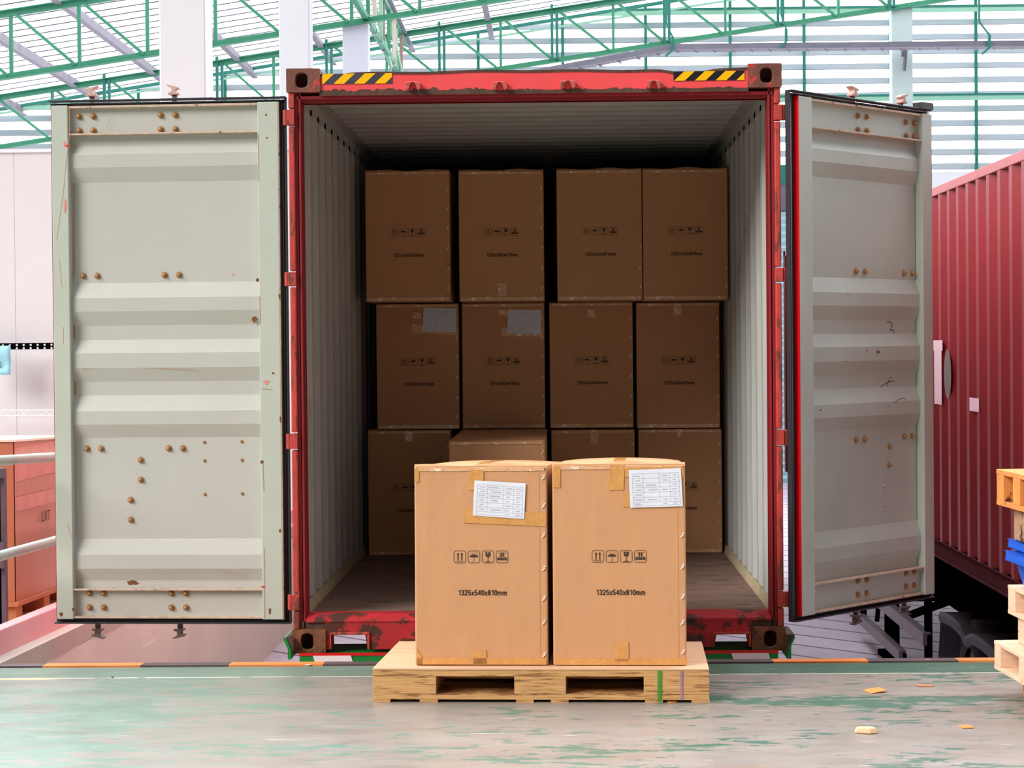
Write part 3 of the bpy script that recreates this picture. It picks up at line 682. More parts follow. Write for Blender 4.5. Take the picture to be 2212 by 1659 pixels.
# sill with two fork pockets
def nx(px): return P(px, 1390, YF).x
zs = ZB+.018
n1a, n1b, n2a, n2b = nx(716), nx(794), nx(1543), nx(1618)
zn1, zn2 = P(755, 1371, YF).z, P(1580, 1370, YF).z
sx_0, sx_1 = XL+.16, XR-.16
q = MB(); q.prism([(sx_0, zs+.0), (n1a, zs), (n1a+.004, zn1), (n1b-.012, zn1), (n1b, zs), (n2a, zs), (n2a+.012, zn2), (n2b-.012, zn2), (n2b, zs), (sx_1, zs), (sx_1, .048), (sx_0, .048)], YF+.004, YF+.06)
sill = q.build('sill', RED, cont)
q = MB().prism([(XL+.035, .012), (XR-.035, .012), (XR-.035, .052), (XL+.035, .052)], YF+.012, YF+.05).build('sill_ledge', RUST3, sill)
q = MB(); q.add([(x, y, z) for x in (XL+.066, XR-.066) for y, z in ((YF+.0, .046), (YF+.0, .060), (YF+.05, .084), (YF+.13, .084), (YF+.13, .046))], [(0, 1, 2, 3, 4), (9, 8, 7, 6, 5)]+[(j, (j+1) % 5, 5+(j+1) % 5, 5+j) for j in range(5)])
q.build('sill_plate', RED, sill, bevel=.003)
for a, b, zt_ in ((n1a, n1b, zn1), (n2a, n2b, zn2)):
    q = MB().box(a-.006, b+.008, YF-.008, YF+.008, zt_, zt_+.012).box(b, b+.010, YF-.008, YF+.1, zs, zt_+.012).box(a-.008, a, YF-.004, YF+.1, zs, zt_+.012).box(a, b, YF+.01, YF+.12, zt_, zt_+.008)
    q.build('pocket_frame', REDP, sill, bevel=.002)
# inside
zc0, zc1 = ZFL-.02, 2.66
def corr(y0, y1, pit=.278, dep=.036, a=.072, b=.068):
    pts = []; y = y0
    while y < y1:
        pts += [(y, 0), (y+a, 0), (y+a+b, 1), (y+2*a+b, 1)]; y += pit
    return [(min(yy, y1), k*dep) for yy, k in pts]+[(y1, 0)]
pf = corr(YF+.16, YE-.1)
MB().sheet([(IL-d, y, 0) for y, d in pf], (0, 0, zc0), (0, 0, zc1), (-.003, 0, 0)).build('side_panel', INNER, cont)
MB().sheet([(IRR+d, y, 0) for y, d in pf], (0, 0, zc0), (0, 0, zc1), (.003, 0, 0)).build('side_panel', INNER, cont)
for x, s in ((IL, -1), (IRR, 1)):
    a, b = sorted((x, x+s*.045))
    MB().box(a, b, YF+.12, YE-.1, zc1-.03, ZT-.03).build('top_side_rail', INNER, cont)
    MB().box(a, b, YF+.12, YE-.1, ZB+.02, zc0+.03).build('bottom_side_rail', INNER, cont)
    a2, b2 = sorted((x-s*.012, x)); MB().add([(xx, y, z) for y in (YF+.13, YE-.1) for xx, z in ((x-s*.014, ZFL), (x-s*.010, ZFL+.02), (x, ZFL+.055), (x, ZFL))], [(0, 1, 2, 3), (7, 6, 5, 4), (0, 4, 5, 1), (1, 5, 6, 2), (2, 6, 7, 3)]).build('floor_trim', mat('inner_trim_%d' % (s+1), (186, 172, 140), .6, var=.15, scale=8), cont)
# unseen outer skin, its red paled to bounce light into the pit
for x, s in ((XL, 1), (XR, -1)):
    MB().sheet([(x+s*(.004+d), y, 0) for y, d in corr(YF+.30, YE-.1, .278, .006)], (0, 0, .06), (0, 0, 2.70), (s*.001, 0, 0)).build('outer_skin', SIDEBOUNCE, cont)
pf2 = corr(YF+.20, YE-.1, .209, .030, .045, .055)
MB().sheet([(0, y, ZRF+d) for y, d in pf2], (IL+.05, 0, 0), (IRR-.05, 0, 0), (0, 0, .003)).build('roof_panel', INROOF, cont)
MB().box(IL-.04, IL+.055, YF+.14, YE-.1, ZRF, ZT-.03).box(IRR-.055, IRR+.04, YF+.14, YE-.1, ZRF, ZT-.03).box(IL, IRR, YF+.12, YF+.21, ZRF, ZT-.03).build('roof_margin', INROOF, cont)
MB().box(IL, IRR, YE-.1, YE-.06, ZFL, ZRF+.03).build('end_panel', INNER, cont)
MB().box(IL, IRR, YF+.13, YE-.1, ZFL-.03, ZFL).build('floor_boards', DECK, cont)
y = YF+.75
while y < YE-.2: MB().box(IL, IRR, y, y+.05, ZB+.02, ZFL-.03).build('cross_member', RUST3, cont); y += 1.5

# ---- doors
def zz(y): return P(360, y, 8.76).z
DW = 1.163; DT, DB = 2.642, .062
def make_door(sx, loc, rz, pm, fm, right, DW):
    R_ = MB
    def X(u): return sx*u
    def bx_(q, u0, u1, n0, n1, z0, z1): a, b = sorted((X(u0), X(u1))); return q.box(a, b, -n1, -n0, z0, z1)
    z0 = loc[2]
    Z = lambda v: v-z0
    hs, fs0 = .150, DW-.085            # inner edges of hinge stile / free stile
    hs = .034+.105
    zt1, zb1 = Z(zz(286)), Z(zz(1275)); zT, zBm = Z(DT), Z(DB)
    q = R_()
    bx_(q, .034, hs, -.05, 0, zBm, zT); bx_(q, fs0, DW, -.05, 0, zBm, zT)
    frame = q.build('container_door', fm); frame.data.transform(Matrix.Identity(4))
    frame.location = loc; frame.rotation_euler = (0, 0, rz); frame.parent = cont; frame.matrix_parent_inverse = wmat(cont).inverted()
    md = frame.modifiers.new('bevel', 'BEVEL'); md.width = .004; md.segments = 2
    def sub(q, name, m, **k):
        o = q.build(name, m, **k); o.parent = frame; return o
    # top and bottom rails: recessed webs
    q = R_(); bx_(q, hs, fs0, -.05, -.038, zt1, zT-.012); sub(q, 'top_rail', pm)
    q = R_(); bx_(q, hs, fs0, -.05, -.038, zBm+.012, zb1); sub(q, 'bottom_rail', pm)
    for (na, za_, zb__) in ((-.004, zt1-.004, zt1+.003), (-.006, zT-.014, zT-.004), (-.004, zb1-.003, zb1+.004), (-.006, zBm+.004, zBm+.014)):
        q = R_(); bx_(q, hs, fs0, -.05, na, za_, zb__); sub(q, 'rail_flange', RAIL_EDGE)
    # pressed panel
    D0, D1 = -.052, -.024
    prof = [(zt1, D0), (Z(zz(292)), D0)]
    for r_ in ((308, 330, 358, 390), (609, 642, 671, 702), (733, 762, 794, 824), (854, 888, 917, 946), (1166, 1200, 1230, 1257)):
        prof += [(Z(zz(r_[0])), D0), (Z(zz(r_[1])), D1), (Z(zz(r_[2])), D1), (Z(zz(r_[3])), D0)]
    prof += [(zb1, D0)]
    q = R_(); q.sheet([(0, -n_, z_) for z_, n_ in prof], (X(hs-.004), 0, 0), (X(fs0+.004), 0, 0), (0, .003, 0)); pan = sub(q, 'pressed_panel', pm)
    # outer skin (red) behind
    q = R_(); bx_(q, .03, DW+.002, -.070, -.060, zBm, zT); q2 = q; sub(q, 'outer_skin', REDH)
    q = R_(); bx_(q, .0315, .034, -.05, -.001, zBm, zT); sub(q, 'red_edge', REDE if right else RAIL_EDGE)
    q = R_(); bx_(q, DW, DW+.002, -.05, -.001, zBm, zT); sub(q, 'free_edge', REDP if not right else DOORR)
    # gasket: ribbed black rubber round hinge side, top and bottom
    q = R_()
    gx = -.014 if right else .006; ue = DW+(0 if right else .012)
    bx_(q, gx, .030, -.042, -.030, zBm-.016, zT+.012); bx_(q, gx, ue, -.042, -.030, zT+.001, zT+.012); bx_(q, gx, ue, -.042, -.030, zBm-.016, zBm-.001)
    bx_(q, gx-.008, gx, -.042, -.014, zBm-.020, zT+.024); bx_(q, gx+.018, gx+.024, -.03, -.022, zBm-.01, zT+.012)
    bx_(q, gx-.008, ue, -.042, .004, zT+.018, zT+.026); bx_(q, gx-.008, ue, -.042, .004, zBm-.022, zBm-.015); bx_(q, gx, ue, -.03, -.006, zT+.006, zT+.010)
    sub(q, 'gasket', RUBBER, bevel=.002)
    q = R_(); a = X(gx+.012); q.cyl((a, .026, zBm-.01), (a, .024, zT+.012), .0045, 8); sub(q, 'gasket_bead', GALV if right else RUBBL, smooth=True)
    if right:
        q = R_(); bx_(q, DW-.10, DW+.0, -.05, .012, zT+.022, zT+.058); sub(q, 'gasket_corner', RUBBER)
    # bolts
    def ux(px): return (P(603, 700, 8.74).x-P(px, 700, 8.79).x)+.034
    def bolt(px, py, m=BOLT, s=1.0, n0=None):
        u = ux(px)
        z_ = Z(zz(py)); depth = -.038 if (py < 286 or py > 1275) else -.052
        q = R_(); c = Vector((X(u), -depth, z_)); q.cyl(c, c+Vector((0, -.004*s, 0)), .0165*s, 14); q.cyl(c+Vector((0, -.004*s, 0)), c+Vector((0, -.014*s, 0)), .0115*s, 6, .010*s); q.lathe(c+Vector((0, -.014*s, 0)), (0, -1, 0), [(.010*s, 0), (.007*s, .004*s), (.0002, .006*s)], 10)
        o = sub(q, 'bolt', m)
        if m is CHROME: o['label'] = 'bright chrome bolt'
    for py in (246, 277):
        for px in (168, 199, 347, 379): bolt(px, py)
    for py in (1284, 1315):
        for px in (179, 210, 359, 391): bolt(px, py)
    for px in (171, 202, 350, 382): bolt(px, 593)
    for px in (175, 206, 355, 386): bolt(px, 970)
    if not right:
        for px, py in ((293, 995), (293, 1038), (270, 1082), (270, 1125)): bolt(px, py)
        for px, py in ((433, 957), (433, 997), (433, 1070), (515, 956), (515, 996), (515, 1069)): bolt(px, py, s=.5)
    else:
        for px, py in ((262, 990), (264, 1032)): bolt(px, py, s=.9)
        for px, py in ((284, 1079), (284, 1122)): bolt(px, py, CHROME, .75)
    # locking bars on the outer side with cams above and below
    for j, px in enumerate((190, 372)):
        u = ux(px); q = R_(); q.cyl((X(u), .085, Z(.0)), (X(u), .085, Z(2.70)), .014, 12)
        lb = sub(q, 'locking_bar', CAMD, smooth=True)
        for zc, m, up in ((2.695, CAMM, 1), (.005, CAMD, -1)):
            q = R_(); cz = Z(zc); s = up
            pts = [(-.022, 0), (.026, 0), (.030, .010), (.012, .014), (.010, .032), (.034, .046), (.036, .052), (.004, .046), (-.026, .038), (-.028, .030), (-.010, .026), (-.010, .012), (-.026, .008)]
            if j: pts = [(-a*1.0, b) for a, b in pts]
            q.prism([(X(u)+a, cz+s*b) for a, b in pts], .06, .10)
            sub(q, 'locking_cam', m, bevel=.002)
    return frame
ld = make_door(-1, Vector((-1.372, YF+.005, .30)), -radians(3.0), DOORP, DOORF, False, 1.186)
rd = make_door(1, Vector((1.150, 8.70, .30)), radians(43.6), DOORR, DOORR, True, 1.163)
ld['label'] = 'left door, pale green and swung flat open'; rd['label'] = 'right door, grimy grey and angled back'
# marker scrawl, chips and rust on the doors, drawn as thin strokes on the surfaces
def rdl(px, py, n=.052):        # photo position on the right door -> its own u, z
    c = Vector((1.150, 8.70, 0)); th = radians(43.6); nrm = Vector((sin(th), -cos(th), 0)); o = c-nrm*n
    d = ray(px, py); t = (o-CAM).dot(nrm)/d.dot(nrm); p = CAM+d*t
    return ((p-c).dot(Vector((cos(th), sin(th), 0))), p.z-.30)
def poly_strokes(par, lst, w, m, name, y):
    if name in ('rust_line', 'scratch') and len(lst) > 1:
        for l in lst: poly_strokes(par, [l], w, m, name, y)
        return
    q = MB()
    for pts in lst:
        for a, b in zip(pts, pts[1:]):
            A, B = Vector((a[0], y, a[1])), Vector((b[0], y, b[1])); d = (B-A).normalized(); nn = Vector((-d.z, 0, d.x))*w/2
            q.add([A+nn, A-nn, B-nn, B+nn], [(0, 1, 2, 3)])
    o = q.build(name, m); o.parent = par; return o
crop = lambda l: [rdl(1600+x/3.614, 500+y/3.614, .050) for x, y in l]
def cr(l, n): return [rdl(1600+x/3.614, 500+y/3.614, n) for x, y in l]
poly_strokes(rd, [cr([(1142, 708), (1170, 706), (1184, 722), (1182, 748), (1166, 772), (1190, 768), (1202, 782), (1198, 808), (1184, 828), (1168, 840)], .05)], .0035, PEN, 'pen_numeral', .0508)
poly_strokes(rd, [cr([(1088, 1224), (1110, 1200), (1160, 1172), (1200, 1166)], .05), cr([(1180, 1134), (1160, 1150), (1148, 1190), (1146, 1250), (1144, 1330)], .05), cr([(1162, 1238), (1180, 1222), (1214, 1218)], .05), cr([(1210, 1244), (1212, 1300)], .05)], .003, PEN, 'pen_character', .0508)
poly_strokes(rd, [cr([(1186, 1342), (1230, 1310), (1262, 1302), (1284, 1310)], .02)], .003, PEN, 'pen_character', .0148)
def blot(par, cx, cz, rx, rz, m, name, y, seed=1, n=22):
    rg = random.Random(seed); pts = [(cx+rx*cos(2*pi*i/n)*(.55+.6*rg.random()), cz+rz*sin(2*pi*i/n)*(.55+.6*rg.random())) for i in range(n)]
    q = MB(); q.add([(cx, y, cz)]+[(a, y, b) for a, b in pts], [(0, i+1, (i+1) % n+1) for i in range(n)]); o = q.build(name, m); o.parent = par; return o
def ldl(px, py): p = P(px, py, YF+.04); return (p.x+1.372, p.z-.30)
RUSTD = mat('rust_spot', (120, 70, 34), .8, var=.4, scale=60); PINKD = mat('red_scuff', (226, 140, 130), .6, var=.3, scale=40)
for i, (px, py, rx, rz, m, y) in enumerate(((606, 640, .005, .016, RUSTD, -.0012), (608, 905, .004, .02, RUSTD, -.0012), (128, 1328, .010, .012, RUSTD, -.0012), (155, 1318, .008, .010, RUSTD, -.0012), (196, 1334, .012, .004, RUSTD, .0368), (278, 1262, .036, .014, RUSTD, .0508), (554, 606, .012, .016, RUSTD, .051), (548, 690, .016, .018, RUSTD, .036), (592, 806, .008, .006, RUSTD, -.0012),
        (568, 997, .010, .010, RUSTD, -.0012), (571, 1266, .012, .006, REDE, -.0012), (585, 1318, .008, .018, RUSTD, -.0012), (607, 1145, .006, .010, RUSTD, -.0012), (502, 790, .010, .010, RUSTD, .040),
        (578, 825, .016, .012, PINKD, -.0012), (577, 250, .006, .006, RUSTD, -.0012), (579, 299, .005, .005, RUSTD, -.0012), (137, 445, .008, .040, PINKD, -.0012), (136, 310, .006, .018, PINKD, -.0012), (143, 314, .012, .006, REDE, -.0012), (500, 592, .008, .006, PINKD, .051))):
    u, z_ = ldl(px, py); blot(ld, u, z_, rx, rz, m, 'rust_spot' if m is RUSTD else 'paint_scuff', y, i+3)
def ldn(px, py, n):        # photo position on the left door plane, n below the stile face
    c = Vector((-1.372, YF+.005, 0)); th = -radians(3.0); nrm = Vector((sin(th), -cos(th), 0)); o = c-nrm*n
    d = ray(px, py); t = (o-CAM).dot(nrm)/d.dot(nrm); p = CAM+d*t
    return ((p-c).dot(Vector((cos(th), sin(th), 0))), p.z-.30)
OCH = mat('ochre_rust_line', (186, 138, 98), .8, var=.25, scale=30)
poly_strokes(ld, [[ldn(x, y, .05) for x, y in l] for l in ([(156, 320), (155, 372)], [(160, 395), (160, 598)], [(161, 703), (161, 732)], [(163, 825), (163, 853)])], .006, OCH, 'rust_line', .0505)
poly_strokes(ld, [[ldn(x, y, 0) for x, y in l] for l in ([(558, 290), (559, 392)], [(561, 640), (562, 700)], [(566, 840), (590, 842)], [(568, 1000), (570, 1060)], [(571, 1185), (572, 1336)], [(150, 232), (151, 300)])], .003, OCH, 'rust_line', -.0012)
poly_strokes(ld, [[ldn(x, y, 0) for x, y in l] for l in ([(148, 300), (136, 420), (122, 520)], [(146, 1130), (152, 1155), (158, 1168)], [(128, 560), (134, 620)], [(137, 706), (137, 742)])], .002, PINKD, 'scratch', -.0012)
poly_strokes(ld, [[ldn(x, y, .05) for x, y in l] for l in ([(430, 1213), (455, 1220), (480, 1232), (520, 1238)], [(244, 258), (234, 278)], [(180, 797), (240, 793), (330, 795), (430, 799)])], .002, OCH, 'scratch', .0245)
for i, (x, y, r_, nn) in enumerate(((1075, 942, .012, .02), (836, 492, .005, .02), (625, 1030, .010, .05), (820, 1015, .004, .02), (622, 1396, .006, .02), (1164, 1364, .004, .02), (985, 932, .005, .02))):
    u, z_ = rdl(1600+x/3.614, 500+y/3.614, nn); blot(rd, u, z_, r_*1.3, r_*.7, RUSTD if i == 0 else PEN, 'rust_hole' if i == 0 else 'dark_chip', nn-.0012, i+30)

# ================================================================= CARTONS
def rrect(cx, cz, w, h, r, t, n=5):
    o, i_ = [], []
    for k, (sx, sz) in enumerate(((1, 1), (-1, 1), (-1, -1), (1, -1))):
        for j in range(n+1):
            a = pi/2*k+pi/2*j/n
            o.append((cx+sx*(w/2-r)+r*cos(a), cz+sz*(h/2-r)+r*sin(a))); i_.append((cx+sx*(w/2-r)+(r-t)*cos(a), cz+sz*(h/2-r)+(r-t)*sin(a)))
    return o, i_
def symbols():
    """four handling symbols as flat outline meshes, centred on 0,0 each"""
    res = []
    def frame(q):
        o, i_ = rrect(0, 0, .049, .050, .010, .0018); n = len(o)
        q.add([(a, 0, b) for a, b in o]+[(a, 0, b) for a, b in i_], [(j, (j+1) % n, n+(j+1) % n, n+j) for j in range(n)])
    def pol(q, pts): q.add([(a, 0, b) for a, b in pts], [list(range(len(pts)))])
    def ln(q, a, b, w):
        A, B = Vector((a[0], 0, a[1])), Vector((b[0], 0, b[1])); d = (B-A).normalized(); nn = Vector((-d.z, 0, d.x))*w/2; q.add([A+nn, A-nn, B-nn, B+nn], [(0, 1, 2, 3)])
    q = MB(); frame(q)
    for x in (-.0075, .0075): ln(q, (x, -.013), (x, .012), .0042); pol(q, [(x-.005, .009), (x+.005, .009), (x+.0035, .012), (x, .017), (x-.0035, .012)])
    ln(q, (-.015, -.017), (.015, -.017), .0018); res.append(q)
    q = MB(); frame(q)
    pol(q, [(.017*cos(pi*j/12), -.001+.011*sin(pi*j/12)) for j in range(13)]+[(-.017*(1-k/4)+(.017*k/4), -.001+(.0018 if k % 2 else 0)) for k in range(1, 8) if False]); ln(q, (0, 0), (0, -.018), .0015); ln(q, (0, -.018), (-.005, -.019), .0015)
    for x, z in ((-.013, .013), (-.005, .013), (.006, .013), (.015, .013), (-.008, .018), (.002, .019), (.011, .018)): ln(q, (x, z-.0015), (x+.0015, z+.0015), .0014)
    res.append(q)
    q = MB(); frame(q)
    pol(q, [(-.010, .019), (-.002, .019), (-.005, .012), (-.001, .010), (-.005, .004), (.002, .011), (-.001, .014), (.002, .019), (.010, .019), (.010, .006), (.0075, .001), (0, -.002), (-.0075, .001), (-.010, .006)])
    ln(q, (0, -.001), (0, -.019), .0022); pol(q, [(-.012, -.0205), (.012, -.0205), (.010, -.0185), (0, -.0175), (-.010, -.0185)]); res.append(q)
    q = MB(); frame(q)
    pol(q, [(-.0195, -.014), (-.0195, -.003), (-.007, -.003), (-.013, -.0135)]); pol(q, [(.0195, -.014), (.0195, -.003), (.007, -.003), (.013, -.0135)]); pol(q, [(-.012, -.0135), (-.004, -.003), (.004, -.003), (.012, -.0135)])
    pol(q, [(-.013, -.001), (-.003, -.001), (-.002, .004), (-.009, .002)]); pol(q, [(.013, -.001), (.003, -.001), (.002, .004), (.009, .002)])
    for x in (-.004, .004): ln(q, (x, .003), (x, .018), .0046)
    ln(q, (-.015, .018), (-.006, .008), .0015); ln(q, (.015, .018), (.006, .008), .0015); res.append(q)
    return res
SYM = symbols(); TXT = text_mesh('1325x540x810mm', width=.194, height=.0235)
BW, BD, BH = .535, 1.325, .806
SN = ['this_way_up_symbol', 'keep_dry_symbol', 'fragile_symbol', 'stacking_symbol']
def carton(label, loc, rz=0, tilt=0, w=BW, h=BH, tapes=(), papers=(), staples=(), bulge=.02, group='brown cartons stacked in the container', sag=0, seed=0, ink=INK):
    rg = random.Random(seed)
    r = root('cardboard_box', loc, label, 'cardboard box', group); r.rotation_euler = (tilt, 0, rz)
    q = MB(); d = BD
    e = lambda u: (1-(2*u-1)**2)
    q.box(0, w, 0, d, 0, h)
    # rebuilt top with a bulge
    q.v = []; q.f = []
    q.add([(x, y, z) for x in (0, w) for y in (0, d) for z in (0, h-(sag if y else 0))], [(0, 1, 3, 2), (4, 6, 7, 5), (0, 4, 5, 1), (2, 3, 7, 6), (0, 2, 6, 4)])
    q.grid(lambda u, v: (w*u, d*v, h+bulge*(e(u)**.7)*(min(1, 5*v)*min(1, 5*(1-v)))**.8-sag*v), 14, 18)
    def P2(q, name, m, **k):
        o = q.build(name, m, **k); o.parent = r; return o
    body = P2(q, 'carton_body', CARD, bevel=.006)
    if sag:
        topz = lambda u, v: h+bulge*(e(u)**.7)*(min(1, 5*v)*min(1, 5*(1-v)))**.8-sag*v
        q = MB(); q.grid(lambda u, v: (w*(.46+.09*u), .004+d*.97*v, topz(.5, v)+.0012), 2, 30); P2(q, 'top_tape', TAPE)
    # flap edge: a thin folded cardboard strip along the front top edge
    q = MB(); q.grid(lambda u, v: (w*u, -.004+.016*v, h-.008+.007*v+(.008 if bulge > .01 else 0)*v+(.006 if bulge > .01 else .001)*sin(3.3*pi*u+seed)*e(u)*v), 24, 2); P2(q, 'flap_edge', CARD)
    q = MB(); q.grid(lambda u, v: (w*(.02+.96*u), -.003-.0006*rg.random(), h-.008-.013*v+.002*rg.random()), 40, 2); P2(q, 'tape_strip', TAPEL)
    q = MB(); q.grid(lambda u, v: (w*(.015+.97*u), -.0022-.0008*rg.random(), .006+.020*v), 40, 2); P2(q, 'tape_strip', TAPEL)
    # side flute crease near the right edge
    q = MB(); q.add([(w-.032, -.0012, .012), (w-.030, -.0012, .012), (w-.030, -.0012, h-.03), (w-.032, -.0012, h-.03)], [(0, 1, 2, 3)]); P2(q, 'score_line', TAPE)
    for t in tapes:
        pts, m = t; q = MB(); q.add([(a, -.0035, b) for a, b in pts]+[(a, -.0005, b) for a, b in pts], [(0, 1, 2, 3), (0, 4, 5, 1), (1, 5, 6, 2), (2, 6, 7, 3), (3, 7, 4, 0)]); P2(q, 'tape_patch', m)
    for pts in papers:
        q = MB(); A, B, C_, D = [Vector((a, -.0062, b)) for a, b in pts]
        q.grid(lambda u, v: A.lerp(B, u).lerp(D.lerp(C_, u), v)+Vector((0, -.0008*sin(7*u+3*v)-.0002, 0)), 8, 6)
        pp = P2(q, 'paper_label', PAPER)
        q = MB()
        f = lambda u, v: A.lerp(B, u).lerp(D.lerp(C_, u), v)+Vector((0, -.0020, 0))
        def ln(u0, v0, u1, v1, wd=.0011):
            a, b = f(u0, v0), f(u1, v1); dd = (b-a).normalized(); nn = Vector((-dd.z, 0, dd.x))*wd/2; q.add([a+nn, a-nn, b-nn, b+nn], [(0, 1, 2, 3)])
        rows = [.11, .23, .35, .47, .60, .73, .86, .95]
        for v in rows: ln(.06, v, .95, v)
        for u in (.06, .26, .57, .77, .95): ln(u, .11, u, .86 if u in (.26, .57, .77) else .95)
        for k in range(7):
            vm = (rows[k]+rows[k+1])/2
            for (ua, ub) in ((.08, .24), (.28, .55), (.60, .74), (.80, .92)):
                if rg.random() < .85: a = ua+(ub-ua)*.3*rg.random(); ln(a, vm, ub-(ub-ua)*.35*rg.random(), vm, .0030)
        o = q.build('table_print', GREYINK); o.parent = pp
    for zc in staples:
        q = MB(); c = Vector((w-.016+.003*rg.random(), -.002, zc)); q.beam(c+Vector((-.007, -.001, -.007)), c+Vector((.005, -.001, .004)), .004, .0045); q.beam(c+Vector((-.002, -.001, .006)), c+Vector((.008, -.001, .011)), .0035, .004); P2(q, 'staple', STAPLE)
    for i, sy in enumerate(SYM):
        q = MB(); q.v = [v+Vector((w/2+(i-1.5)*.0568, -.0016, .435)) for v in sy.v]; q.f = sy.f; P2(q, SN[i], ink)
    tv, tf = TXT; q = MB().add([(w/2+.006+x, -.0016, .291+z) for x, z in tv], tf); P2(q, 'size_text', ink)
    return r
def quad(l, s, x0, yb): return [((x-x0)/s, (yb-y)/s) for x, y in l]
# the two on the pallet
TILT = -math.atan(SL)
yaw = -radians(2.4); PZ = .145
f1 = lambda l: quad(l, 537, 896, 1440); f2 = lambda l: quad(l, 537, 1195, 1438)
ylb = 7.05
carton('left of the two bright cartons on the plywood pallet, paper sheet in its upper middle', (-.605, ylb+.012, PZ-.0095), yaw, TILT, h=.800, bulge=.012, sag=.03, seed=1, group='cartons on the plywood pallet',
    tapes=((f1([(1005, 1103), (1182, 1112), (1181, 1141), (1003, 1133)]), TAPE), (f1([(1017, 1018), (1047, 1018), (1046, 1062), (1015, 1062)]), TAPE), (f1([(898, 1014), (906, 1014), (906, 1045), (898, 1045)]), TAPE),
           (f1([(899, 1424), (1180, 1424), (1180, 1438), (899, 1438)]), TAPE), (f1([(1024, 1407), (1050, 1407), (1052, 1437), (1022, 1437)]), TAPE), (f1([(899, 1405), (912, 1424), (912, 1438), (899, 1438)]), TAPE)),
    papers=(f1([(1027, 1041), (1138, 1048), (1134, 1125), (1023, 1117)]),), staples=[(1440-y)/537 for y in (1036, 1097, 1161, 1232, 1297, 1348, 1418)])
carton('right of the two bright cartons on the plywood pallet, paper sheet top right', (-.049, ylb-.008, PZ-.009), yaw, TILT, h=.804, bulge=.016, sag=.03, seed=2, group='cartons on the plywood pallet', w=.533,
    tapes=((f2([(1198, 1010), (1213, 1010), (1213, 1056), (1198, 1056)]), TAPE), (f2([(1320, 1008), (1352, 1008), (1349, 1062), (1318, 1062)]), TAPE), (f2([(1349, 1070), (1364, 1070), (1364, 1098), (1347, 1098)]), TAPE),
           (f2([(1198, 1424), (1483, 1424), (1483, 1437), (1198, 1437)]), TAPE), (f2([(1327, 1388), (1357, 1388), (1357, 1430), (1327, 1430)]), TAPE), (f2([(1352, 1013), (1478, 1013), (1478, 1034), (1352, 1034)]), TAPE)),
    papers=(f2([(1360, 1019), (1472, 1015), (1476, 1097), (1363, 1100)]),), staples=[(1438-y)/537 for y in (1160, 1228, 1292, 1347, 1410)])
st = [.08, .20, .33, .46, .58, .70]
gt = lambda x0, yb, s: (lambda l: quad(l, s, x0, yb))
Z1, Z2, Z3 = ZFL+.001, .885, 1.699
YM = 11.30; YT = 11.02
# bottom row
carton('bottom carton beside the left container wall', (-1.262, YM, Z1), seed=3, bulge=.003, h=.806, staples=st, tapes=[(gt(803, 1200, 336)([(884, 932), (902, 932), (900, 953), (884, 953)]), TAPEL)])
carton('bottom carton hidden behind the pulled-out carton', (-.655, YM+.02, Z1), seed=4, bulge=.003, h=.806)
carton('bottom carton behind the right-hand bright carton, second from the right wall', (-.080, YM, Z1), seed=5, bulge=.003, h=.800, staples=st, tapes=[(gt(1190, 1200, 336)([(1275, 931), (1292, 931), (1292, 962), (1275, 962)]), TAPEL)])
carton('bottom carton beside the right container wall', (.480, YM+.01, Z1), seed=6, bulge=.003, h=.799, staples=st, tapes=[(gt(1380, 1198, 336)([(1463, 930), (1476, 930), (1470, 946), (1465, 946)]), TAPEL)])
carton('carton standing pulled out in front of the stack, top just visible behind the bright cartons', (-.645, 9.87, Z1), seed=7, h=.812, staples=[.74], bulge=.008, w=.54)
# middle row
m1 = gt(814, 926, 336)
carton('middle-row carton beside the left wall, with a paper sheet', (-1.200, YM, Z2), seed=8, w=.530, staples=st, bulge=.002,
       papers=[m1([(917, 663), (988, 666), (986, 717), (915, 713)])], tapes=[(m1([(891, 699), (991, 706), (990, 723), (891, 716)]), TAPEL), (m1([(893, 673), (912, 675), (912, 687), (894, 686)]), TAPEL)])
m2 = gt(1000, 926, 336)
carton('middle-row carton with a paper sheet, second from the left wall', (-.648, YM, Z2), seed=9, w=.530, staples=st, bulge=.002,
       papers=[m2([(1100, 669), (1171, 670), (1170, 722), (1098, 720)])], tapes=[(m2([(1085, 707), (1175, 710), (1175, 728), (1085, 726)]), TAPEL), (m2([(1079, 670), (1100, 670), (1100, 682), (1079, 682)]), TAPEL)])
m3 = gt(1189, 926, 336)
carton('middle-row carton with ragged tape, second from the right wall', (-.086, YM, Z2), seed=10, w=.535, staples=st, bulge=.002, tapes=[(m3([(1270, 671), (1288, 671), (1288, 690), (1272, 686)]), TAPEL), (m3([(1270, 905), (1288, 905), (1287, 920), (1270, 920)]), TAPE)])
m4 = gt(1377, 926, 336)
carton('middle-row carton beside the right wall', (.472, YM, Z2-.006), seed=11, w=.533, staples=st, bulge=.002, tapes=[(m4([(1457, 661), (1475, 661), (1475, 683), (1457, 683)]), TAPEL)])
# top row
carton('top-row carton beside the left wall', (-1.232, YT, Z3), seed=12, w=.530, h=.818, staples=st)
t2 = gt(990, 650, 345)
carton('top-row carton with a tape patch at its foot, second from the left wall', (-.646, YT, Z3-.003), seed=13, w=.532, h=.818, staples=st, tapes=[(t2([(1073, 612), (1092, 612), (1091, 640), (1073, 640)]), TAPEL)])
carton('top-row carton second from the right wall, wide gap on its left', (-.032, YT, Z3-.004), seed=14, w=.533, h=.820, staples=st[:3])
carton('top-row carton beside the right wall', (.506, YT, Z3-.006), seed=15, w=.531, h=.820, staples=st[:2])

